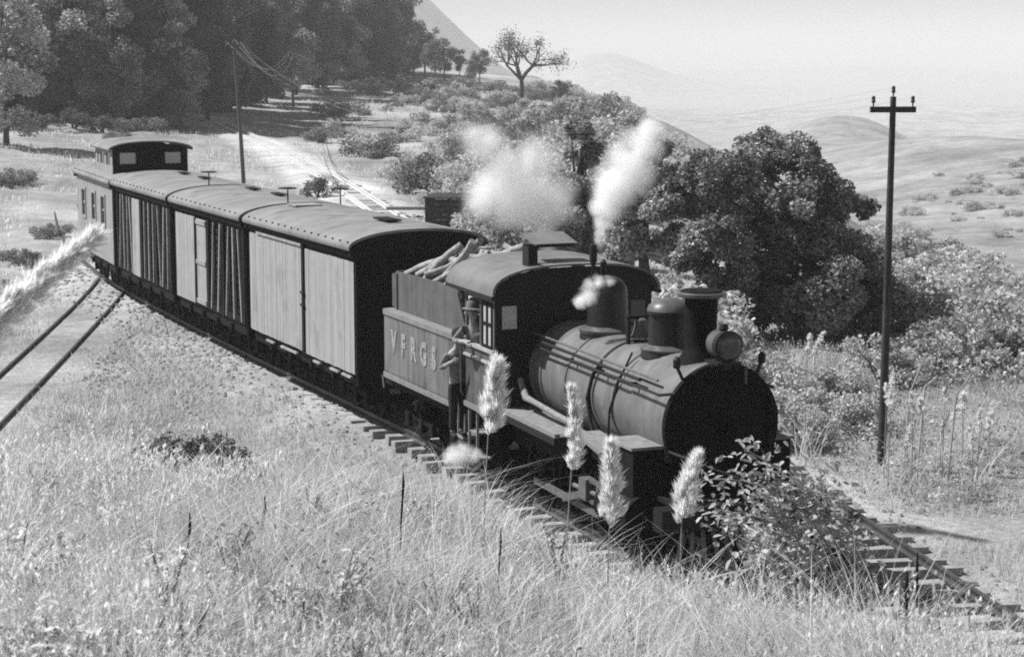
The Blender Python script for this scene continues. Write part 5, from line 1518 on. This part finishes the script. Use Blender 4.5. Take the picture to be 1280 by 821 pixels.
def seed_heads(n, seed):
    r = np.random.default_rng(seed)
    d = 7.5 * (27 / 7.5) ** r.random(n); px = r.uniform(-60, 1340, n); x = (px - 640) / F_PX * d
    k = bank_keep(x, d, r) & (vnoise(x * 0.6, d * 0.6, 47) > -0.2); x = x[k]; y = d[k]; n = len(x)
    h = bank_h(x, y) * r.uniform(1.0, 1.55, n) + 0.05; z = height(x, y)
    lx = r.normal(size=n) * 0.14 * h; ly = r.normal(size=n) * 0.14 * h
    V = []; top = np.stack([x + lx, y + ly, z + h], 1); bot = np.stack([x, y, z - 0.03], 1)
    w = 0.0016 * (0.6 + y / 30)
    wv = np.stack([w, 0 * w, 0 * w], 1)
    st_ = np.stack([bot - wv, bot + wv, top + wv * 0.5, top - wv * 0.5], 1)
    m = 9
    t = r.random((n, m)); c = top[:, None] + (bot - top)[:, None] * (t * 0.22)[..., None] + r.normal(size=(n, m, 3)) * 0.008
    dv_ = r.normal(size=(n, m, 3)) * 0.5; dv_[..., 2] += 1.0; dv_ *= (0.022 * (0.6 + y / 30))[:, None, None]
    sd_ = r.normal(size=(n, m, 3)); sd_[..., 2] = 0; sd_ *= (0.005 * (0.6 + y / 30))[:, None, None]
    q = np.stack([c - dv_, c + sd_, c + dv_, c - sd_], 2).reshape(-1, 4, 3)
    A = np.concatenate([st_, q]).reshape(-1, 3)
    sh = np.concatenate([np.repeat(r.uniform(0.6, 1.1, n), 4), np.repeat(r.uniform(0.75, 1.3, n * m), 4)])
    o = link('seed_grass', np_mesh('seed_grass', A, np.arange(len(A)).reshape(-1, 4), sh), M_grass)
    tag(o, 'thin seed heads standing above the bank grass', 'grass', kind='stuff')
seed_heads(11000, 57)

# low leafy ground cover on the bank and rim
def ground_cover(name, label, n, keep, d0, d1, px0, px1, leaf, hh, m, seed, per=26):
    r = np.random.default_rng(seed); nc = n // per
    d = d0 * (d1 / d0) ** r.random(nc); px = r.uniform(px0, px1, nc); x = (px - 640) / F_PX * d
    k = keep(x, d, r); x = x[k]; y = d[k]
    cs = r.uniform(0.6, 1.3, len(x)); cr = r.uniform(0.6, 1.5, len(x))
    X = np.repeat(x, per) + r.normal(size=len(x) * per) * 0.16 * np.repeat(cr, per); Y = np.repeat(y, per) + r.normal(size=len(x) * per) * 0.16 * np.repeat(cr, per)
    Z = height(X, Y) + r.random(len(X)) ** 0.8 * hh * np.repeat(cr, per)
    V, F, s = leaf_cloud(np.stack([X, Y, Z], 1), leaf * r.uniform(0.5, 1.4, len(X)), np.repeat(cs, per) * r.uniform(0.6, 1.3, len(X)), r)
    o = link(name, np_mesh(name, V, F, s), m); tag(o, label, 'weeds', kind='stuff')
ground_cover('leafy_ground_cover', 'low leafy weeds between the grass tufts on the bank', 42000, lambda x, y, r: bank_keep(x, y, r) & (vnoise(x * 0.7, y * 0.7, 43) > -0.1), 7.5, 32, -60, 1340, 0.05, 0.30, M_weed, 61)
ground_cover('rim_ground_cover', 'low leafy weeds below the bushes along the valley rim', 26000, lambda x, y, r: far_keep(x, y, r) & (y > 30 + 3 * vnoise(x * 0.5, y * 0.5, 44)), 29, 60, 740, 1340, 0.07, 0.40, M_leafP, 62)

# loose stones and ballast beside the tracks
def stones(name, label, n, sampler, size, m, seed):
    r = np.random.default_rng(seed)
    base = np.array([[1, 0, -.3], [.3, .95, -.3], [-.8, .6, -.3], [-.8, -.6, -.3], [.3, -.95, -.3], [.5, .3, .55], [-.4, .35, .6], [-.1, -.5, .5]], float)
    tri = np.array([[0, 1, 5], [1, 6, 5], [1, 2, 6], [2, 3, 6], [3, 7, 6], [3, 4, 7], [4, 0, 7], [0, 5, 7], [5, 6, 7]])
    x, y = sampler(r, n); z = height(x, y)
    s = size * r.uniform(0.4, 1.6, len(x)) * (0.7 + y / 90)
    an = r.uniform(0, 6.28, len(x)); c, sn = np.cos(an), np.sin(an)
    B = base[None] * (1 + 0.25 * r.normal(size=(len(x), 8, 3)))
    V = np.stack([B[:, :, 0] * c[:, None] - B[:, :, 1] * sn[:, None], B[:, :, 0] * sn[:, None] + B[:, :, 1] * c[:, None], B[:, :, 2] * 0.8], -1) * s[:, None, None]
    V += np.stack([x, y, z + 0.1 * s], 1)[:, None, :]
    F = (np.arange(len(x))[:, None, None] * 8 + tri[None]).reshape(-1, 3)
    o = link(name, np_mesh(name, V.reshape(-1, 3), F), m); tag(o, label, 'stones', kind='stuff')
def side_sampler(S, P, s0, s1, o0, o1):
    def f(r, n):
        s = r.uniform(s0, s1, n); o = r.uniform(o0, o1, n)
        x = np.interp(s, S, P[:, 0]); y = np.interp(s, S, P[:, 1])
        x2 = np.interp(s + 0.3, S, P[:, 0]); y2 = np.interp(s + 0.3, S, P[:, 1]); l = np.hypot(x2 - x, y2 - y)
        return x + (y2 - y) / l * o, y - (x2 - x) / l * o
    return f
stones('ballast_stones', 'loose pale ballast stones along the main track', 2600, side_sampler(S1, P1, -9, 46, -2.4, 1.6), 0.05, M_stone, 71)
stones('track_stones', 'loose pale stones along the passing track', 3500, side_sampler(S2, P2, -9, 60, -1.5, 1.5), 0.05, M_stone, 72)
stones('clearing_stones', 'rough stones strewn between the branch track and the train', 3600, side_sampler(S3, P3, -6, 25, 1.3, 4.6), 0.045, M_stone, 73)

# ------------------------------------------------------------------ pampas grass plumes
def pampas(px_b, py_b, px_t, py_t, d, width_px, label, group=None, n=700, seed=0, leaves=26, base=None, stem_lean=None):
    """plume between two pixels of the photograph at depth d, standing on the ground below"""
    r = np.random.default_rng(seed)
    a = ray(px_b, py_b, d); t_ = ray(px_t, py_t, d + 0.05)
    bx = a.x + (a.x - t_.x) * 0.35 if base is None else base[0]; by = d if base is None else base[1]
    z0 = gz(bx, by)
    o = empty('pampas_grass', (bx, by, z0)); tag(o, label, 'pampas grass', group)
    org = Vector((bx, by, z0))
    pa = a - org; pt = t_ - org
    mid = Vector((pa.x * 0.35, pa.y * 0.35, pa.z * 0.55))
    MB().tube([(0, 0, -0.05), mid, pa, pa.lerp(pt, 0.6)], [0.010, 0.008, 0.006, 0.004], 6).build('stem', M_pwood, o, 60)
    ax = pt - pa; L = ax.length; axn = np.array(ax / L); hw = width_px / F_PX * d / 2
    # side branches of the panicle, each carrying many fine hairs
    nb = max(24, n // 7); per = 46
    t = np.sort(r.random(nb) ** 0.85)
    prof = np.interp(t, [0, 0.10, 0.35, 0.75, 1.0], [0.4, 0.9, 0.95, 0.5, 0.12]) * r.uniform(0.35, 1.5, nb) * 0.8
    dr = r.normal(size=(nb, 3)); dr -= (dr @ axn)[:, None] * axn[None]; dr /= np.linalg.norm(dr, axis=1)[:, None]
    bend_ = np.array([r.normal() * 0.14, r.normal() * 0.1, 0.0]) * L
    root = np.array(pa)[None] + axn[None] * (t * L * 0.9)[:, None] + bend_[None] * (t * t)[:, None]
    bl = hw * prof
    up_ = bl * r.uniform(0.5, 1.1, nb) * (0.5 + 0.6 * t)
    u = r.random((nb, per)) ** 0.8
    base_ = root[:, None] + dr[:, None] * (bl[:, None] * u)[..., None] * 0.85 + axn[None, None] * (up_[:, None] * u)[..., None] - np.array([0, 0, 1.0]) * (0.35 * bl[:, None] * u * u)[..., None]
    hd_ = r.normal(size=(nb, per, 3)) * 0.25 + dr[:, None] * 0.30 + axn[None, None] * 1.0
    hd_ /= np.linalg.norm(hd_, axis=2)[..., None]
    hl2 = (0.8 * hw * r.uniform(0.4, 1.4, (nb, per)))[..., None]
    tip = base_ + hd_ * hl2; m_ = base_ + hd_ * hl2 * 0.5
    wv = np.cross(hd_, r.normal(size=(nb, per, 3))); wv /= np.linalg.norm(wv, axis=2)[..., None] + 1e-9
    wv *= np.maximum(0.035 * hl2, 0.00013 * d)
    V = np.stack([base_, m_ + wv, tip, m_ - wv], 2).reshape(-1, 3); nq = nb * per
    link('plume', np_mesh('plume', V, np.arange(4 * nq).reshape(-1, 4), np.repeat(r.uniform(0.9, 1.05, nq), 4)), M_plume, o)
    if leaves:
        X = r.normal(size=leaves) * 0.09; Y = r.normal(size=leaves) * 0.09
        V, F, s = grass_blades(X, Y, np.full(leaves, 1.0) * r.uniform(0.6, 1.25, leaves), np.full(leaves, 0.010), r.uniform(0.3, 1.2, leaves), r.uniform(0.6, 1.1, leaves), r, 5, np.zeros(leaves))
        link('leaves', np_mesh('leaves', V, F, s), M_grass, o)
    return o
pampas(610, 545, 627, 446, 19.5, 38, 'pampas plume in front of the cab side', seed=1, n=900)
pampas(714, 590, 736, 474, 18.8, 27, 'pampas plume in front of the running board', seed=2, n=900)
pampas(762, 660, 770, 545, 18.2, 36, 'ragged pampas plume in front of the driving wheels', seed=3, n=800)
pampas(852, 656, 858, 566, 18.6, 33, 'dense white pampas plume in front of the cylinder', seed=4, n=1100)
pampas(-110, 500, 95, 281, 7.2, 56, 'large near pampas plume leaning in from the left edge', seed=5, n=1500, leaves=0, base=(-2.6, 6.9))
G7 = 'pampas plumes in the row beyond the track at the right'
for k, (bx, by, tx, ty, w) in enumerate(((1113, 512, 1115, 464, 11), (1108, 505, 1110, 480, 9), (1181, 505, 1184, 474, 12), (1204, 522, 1203, 490, 14), (1224, 545, 1226, 508, 10), (1236, 545, 1239, 502, 12), (1177, 540, 1180, 514, 10), (1190, 533, 1190, 508, 10), (1141, 522, 1139, 490, 10), (1154, 520, 1152, 500, 14), (1019, 448, 1023, 414, 10), (1009, 440, 1011, 418, 9), (1216, 565, 1214, 535, 9), (1134, 560, 1136, 530, 8))):
    pampas(bx, by, tx, ty, 31 + (k % 4) * 0.8, w * 1.15, 'small pale pampas plume in the row beyond the track', G7, n=260, seed=20 + k, leaves=14)
for k, (bx, by, tx, ty) in enumerate(((1138, 490, 1158, 440), (1195, 495, 1213, 468), (1156, 483, 1172, 470))):
    a = ray(bx, by, 32); b_ = ray(tx, ty, 32); z0 = gz(a.x, 32)
    o = MB().tube([(a.x - 0.1, 32, z0 - 0.05), tuple(a), tuple(b_)], [0.02, 0.018, 0.008], 6).build('dead_cane', M_pwood, None, 60); tag(o, 'pale dead cane slanting out of the pampas row', 'cane', 'dead canes in the pampas row')

# ------------------------------------------------------------------ arching bush in front of the pilot, weeds, dead stalks
r = np.random.default_rng(91)
bp = ray(1000, 740, 20.5); z0 = gz(bp.x, bp.y)
bu = empty('arching_bush', (bp.x, bp.y, z0)); tag(bu, 'arching leafy bush with pale curved canes in front of the pilot', 'bush')
LP = []
canes = [((1055, 745), (1035, 625), (945, 590), (880, 600)), ((1075, 760), (1065, 650), (1000, 600), (930, 560)), ((1040, 730), (1000, 660), (960, 640), (900, 640)), ((1010, 740), (985, 660), (960, 600), (950, 590)), ((860, 735), (920, 705), (990, 700), (1060, 725)), ((1060, 740), (1045, 660), (1020, 615), (975, 600)), ((990, 740), (950, 690), (915, 660), (895, 640)), ((1030, 735), (1010, 690), (980, 660), (930, 650)), ((1000, 740), (1010, 670), (1020, 620), (1035, 590)), ((960, 735), (940, 690), (950, 640), (990, 610)), ((1070, 750), (1080, 690), (1060, 650), (1040, 620)), ((1015, 735), (1000, 700), (975, 680), (940, 690))]
for k, cn in enumerate(canes):
    dd = 20.3 + 0.9 * r.uniform(-1, 1)
    pts = [ray(px, py, dd - 0.1 * j) - Vector((bp.x, bp.y, z0)) for j, (px, py) in enumerate(cn)]
    # resample as a curve
    cur = []
    for u in np.linspace(0, 1, 13):
        a = pts[0].lerp(pts[1], u); b_ = pts[1].lerp(pts[2], u); c = pts[2].lerp(pts[3], u)
        cur.append(a.lerp(b_, u).lerp(b_.lerp(c, u), u))
    MB().tube(cur, [0.016 * (1 - 0.6 * i / 12) for i in range(13)], 6).build('cane', M_pwood, bu, 60)
    for i in range(3, 13):
        for q in range(12 if k != 4 else 1):
            LP.append(np.array(cur[i]) + r.normal(size=3) * (0.11, 0.14, 0.12))
LP = np.array(LP)
V, F, s = folded_leaves(LP, 0.115 * r.uniform(0.6, 1.3, len(LP)), r.uniform(0.55, 1.4, len(LP)), r, aspect=0.5)
link('leaves', np_mesh('leaves', V, F, s), M_leafP, bu)

def leafy_weed(px, d, h, w, n, leaf, m, label, seed, group=None):
    r = np.random.default_rng(seed); x = (px - 640) / F_PX * d; z0 = gz(x, d)
    t = empty('leafy_weed', (x, d, z0)); tag(t, label, 'weed', group)
    b = MB(); pts = []
    for k in range(9):
        a = r.uniform(0, 6.28); e = Vector((math.cos(a) * w * r.uniform(0.3, 1), math.sin(a) * w * r.uniform(0.3, 1), h * r.uniform(0.6, 1.05)))
        mid = Vector((e.x * 0.35, e.y * 0.35, e.z * 0.6)); b.tube([(0, 0, -0.05), mid, e], [0.012, 0.009, 0.004], 5)
        for q in range(n // 9):
            u = r.uniform(0.3, 1.0); p = mid.lerp(e, u) if u > 0.5 else Vector((0, 0, 0)).lerp(mid, u * 2)
            pts.append(np.array(p) + r.normal(size=3) * leaf * 0.6)
    b.build('stems', M_weed_stem, t, 60)
    P = np.array(pts); V, F, s = folded_leaves(P, leaf * r.uniform(0.5, 1.3, len(P)), r.uniform(0.55, 1.3, len(P)), r, up=0.8, aspect=0.55)
    link('leaves', np_mesh('leaves', V, F, s), m, t)
M_weed_stem = mat('weed_stem', 0.2, 0.9, 0.2)
M_bright = leaf_mat('bright_weed_leaf', 0.70, 0.4)
for k, (px, d, h, w, n, lf, lb) in enumerate(((40, 9.6, 0.75, 0.42, 420, 0.075, 'broad-leaved pale weed in the bottom left corner'), (110, 9.0, 0.5, 0.40, 380, 0.07, 'broad-leaved weed at the bottom edge near the left corner'), (195, 11.2, 0.75, 0.26, 260, 0.055, 'round pale-headed weed above the bottom left corner'), (255, 9.3, 0.45, 0.36, 340, 0.055, 'low bushy weed at the bottom edge left of centre'), (375, 9.0, 0.5, 0.34, 200, 0.06, 'pale bushy weed at the bottom edge, second from the left corner'), (0, 11.5, 0.7, 0.4, 340, 0.06, 'pale weed at the left edge low on the bank'), (150, 10.2, 0.55, 0.36, 340, 0.06, 'leafy weed between the round-headed weed and the corner'))):
    leafy_weed(px, d, h, w, n, lf, M_bright, lb, 300 + k)
for k in range(40):
    rr_ = np.random.default_rng(900 + k); dd_ = float(rr_.uniform(8.5, 20)); px_ = float(rr_.uniform(-20, 1290))
    leafy_weed(px_, dd_, float(rr_.uniform(0.3, 0.7)), float(rr_.uniform(0.15, 0.3)), 110, float(rr_.uniform(0.035, 0.06)), M_weed if k % 2 else M_bright, 'leafy weed stalk standing among the bank grass', 400 + k, 'leafy weeds scattered through the bank grass')
# dark tufts hanging over the shaded ledge
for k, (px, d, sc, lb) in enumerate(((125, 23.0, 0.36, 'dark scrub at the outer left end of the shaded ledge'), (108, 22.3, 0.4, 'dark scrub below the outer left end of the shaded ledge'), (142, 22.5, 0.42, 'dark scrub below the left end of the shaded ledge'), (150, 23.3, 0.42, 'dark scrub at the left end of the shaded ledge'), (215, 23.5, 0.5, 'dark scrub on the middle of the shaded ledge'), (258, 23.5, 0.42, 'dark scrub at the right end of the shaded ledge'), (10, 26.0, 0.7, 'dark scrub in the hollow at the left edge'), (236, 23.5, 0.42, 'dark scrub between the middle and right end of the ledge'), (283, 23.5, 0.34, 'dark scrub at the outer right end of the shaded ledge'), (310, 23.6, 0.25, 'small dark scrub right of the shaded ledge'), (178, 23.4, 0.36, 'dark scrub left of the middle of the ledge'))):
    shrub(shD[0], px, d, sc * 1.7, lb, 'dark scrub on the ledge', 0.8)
# dead stalks
for k, (px, y0_, y1_, d, w, lb) in enumerate(((500, 690, 590, 16, 0.014, 'dark dead stalk standing alone in the grass below the tender'), (327, 690, 620, 15, 0.014, 'dark dead stalk in the grass at left, the taller'), (233, 690, 640, 14, 0.014, 'dark dead stalk near the round pale weed'), (622, 700, 660, 16, 0.012, 'short dark stalk in the grass below the cab'), (1130, 815, 715, 13, 0.016, 'dark dead stalk at the lower right in front of the sleepers'), (1143, 815, 690, 13.3, 0.012, 'thinner dead stalk at the lower right in front of the sleepers'))):
    a = ray(px, y0_, d); t_ = ray(px + 4, y1_, d); z0 = gz(a.x, d)
    o = MB().tube([(a.x, d, z0 - 0.05), (a.x + 0.01, d, (z0 + t_.z) / 2), (t_.x, d, t_.z - 0.12), tuple(t_)], [w * 0.6, w * 0.6, w, w * 0.3], 6).build('dead_stalk', M_dwood, None, 60)
    tag(o, lb, 'stalk', 'dead stalks in the foreground grass')

# ------------------------------------------------------------------ steam
def steam(name, blobs, d, dens, label, noise_scale=1.3, thick=1.0, contrast=(0.36, 0.62)):
    """blobs: (px, py, radius px) at depth d; density is a sum of soft balls broken up by noise, inside a closed hull"""
    cs = []
    for (px, py, rp) in blobs:
        c = ray(px, py, d); cs.append((c, rp / F_PX * d))
    lo = Vector((min(c.x - r_ * 1.35 for c, r_ in cs), min(c.y - r_ * 1.35 for c, r_ in cs), min(c.z - r_ * 1.35 for c, r_ in cs)))
    hi = Vector((max(c.x + r_ * 1.35 for c, r_ in cs), max(c.y + r_ * 1.35 for c, r_ in cs), max(c.z + r_ * 1.35 for c, r_ in cs)))
    ce = (lo + hi) / 2
    b = MB(); b.box((0, 0, 0), tuple(hi - lo))
    m = bpy.data.materials.new(name); m.use_nodes = True; n = m.node_tree; n.nodes.clear()
    out = n.nodes.new('ShaderNodeOutputMaterial'); pv = n.nodes.new('ShaderNodeVolumePrincipled')
    n.links.new(pv.outputs[0], out.inputs['Volume']); pv.inputs['Color'].default_value = (1, 1, 1, 1)
    pv.inputs['Anisotropy'].default_value = 0.0
    tc = n.nodes.new('ShaderNodeTexCoord')
    nz = n.nodes.new('ShaderNodeTexNoise'); nz.inputs['Scale'].default_value = noise_scale; nz.inputs['Detail'].default_value = 4
    n.links.new(tc.outputs['Object'], nz.inputs['Vector'])
    # wobble the lookup so that the balls lose their round outline
    sub = n.nodes.new('ShaderNodeVectorMath'); sub.operation = 'SUBTRACT'; sub.inputs[1].default_value = (0.5, 0.5, 0.5)
    n.links.new(nz.outputs['Color'], sub.inputs[0])
    sc = n.nodes.new('ShaderNodeVectorMath'); sc.operation = 'SCALE'; sc.inputs['Scale'].default_value = 1.7 * float(np.mean([r_ for _, r_ in cs]))
    n.links.new(sub.outputs[0], sc.inputs[0])
    ad = n.nodes.new('ShaderNodeVectorMath'); ad.operation = 'ADD'
    n.links.new(tc.outputs['Object'], ad.inputs[0]); n.links.new(sc.outputs[0], ad.inputs[1])
    last = None
    for c, r_ in cs:
        ds = n.nodes.new('ShaderNodeVectorMath'); ds.operation = 'DISTANCE'; ds.inputs[1].default_value = tuple(c - ce)
        n.links.new(ad.outputs[0], ds.inputs[0])
        mr = n.nodes.new('ShaderNodeMapRange'); mr.interpolation_type = 'SMOOTHSTEP'
        mr.inputs[1].default_value = r_ * 0.95; mr.inputs[2].default_value = 0.15 * r_; mr.inputs[3].default_value = 0; mr.inputs[4].default_value = 1
        n.links.new(ds.outputs['Value'], mr.inputs[0])
        if last is None: last = mr.outputs[0]
        else:
            mx = n.nodes.new('ShaderNodeMath'); mx.operation = 'MAXIMUM'
            n.links.new(last, mx.inputs[0]); n.links.new(mr.outputs[0], mx.inputs[1]); last = mx.outputs[0]
    nr = n.nodes.new('ShaderNodeMapRange'); nr.inputs[1].default_value = contrast[0]; nr.inputs[2].default_value = contrast[1]; nr.inputs[3].default_value = 0.15; nr.inputs[4].default_value = 1.0
    n.links.new(nz.outputs[0], nr.inputs[0])
    mu = n.nodes.new('ShaderNodeMath'); mu.operation = 'MULTIPLY'; n.links.new(last, mu.inputs[0]); n.links.new(nr.outputs[0], mu.inputs[1])
    mu2 = n.nodes.new('ShaderNodeMath'); mu2.operation = 'MULTIPLY'; mu2.inputs[1].default_value = dens
    n.links.new(mu.outputs[0], mu2.inputs[0]); n.links.new(mu2.outputs[0], pv.inputs['Density'])
    m.cycles.volume_step_rate = 0.35
    o = b.build('steam_plume', m); o.location = ce
    tag(o, label, 'steam', 'puffs of steam')
    return o
steam('steam_left', [(684, 306, 18), (683, 296, 24), (660, 243, 56), (632, 222, 54), (668, 205, 48), (690, 250, 44), (682, 288, 28), (600, 185, 44), (612, 240, 40)], 38, 4.2, 'wide thin cloud of white steam drifting behind the cab', 0.9)
steam('steam_right', [(756, 296, 13), (758, 280, 19), (763, 255, 30), (772, 230, 38), (785, 210, 44), (804, 185, 36), (796, 215, 34), (812, 165, 28), (772, 205, 30)], 29.6, 9.0, 'tall white plume of steam rising from the safety valve pipe', 1.6)
steam('steam_dome_wisp', [(727, 376, 14), (736, 360, 15), (748, 353, 13), (762, 351, 10), (738, 370, 14)], 27.5, 16.0, 'small white wisp of steam leaking beside the steam dome', 4.0)
steam('steam_low', [(566, 568, 16), (580, 565, 18), (593, 568, 14), (574, 570, 16)], 27.8, 16.0, 'small white puff of steam near the ground below the cab step', 4.0)

# ------------------------------------------------------------------ haze over the valley
hm = bpy.data.materials.new('valley_haze'); hm.use_nodes = True
n = hm.node_tree; n.nodes.clear()
out = n.nodes.new('ShaderNodeOutputMaterial'); pv = n.nodes.new('ShaderNodeVolumePrincipled')
pv.inputs['Color'].default_value = (0.86, 0.86, 0.86, 1); pv.inputs['Density'].default_value = 0.0004; pv.inputs['Anisotropy'].default_value = 0.0
n.links.new(pv.outputs[0], out.inputs['Volume'])
hz = MB().b(-21000, 21000, -21000, 21000, Z_LOW - 1.0, max(Z_HIGH, 36.0) + 2.0).build('haze', hm)
tag(hz, kind='stuff')
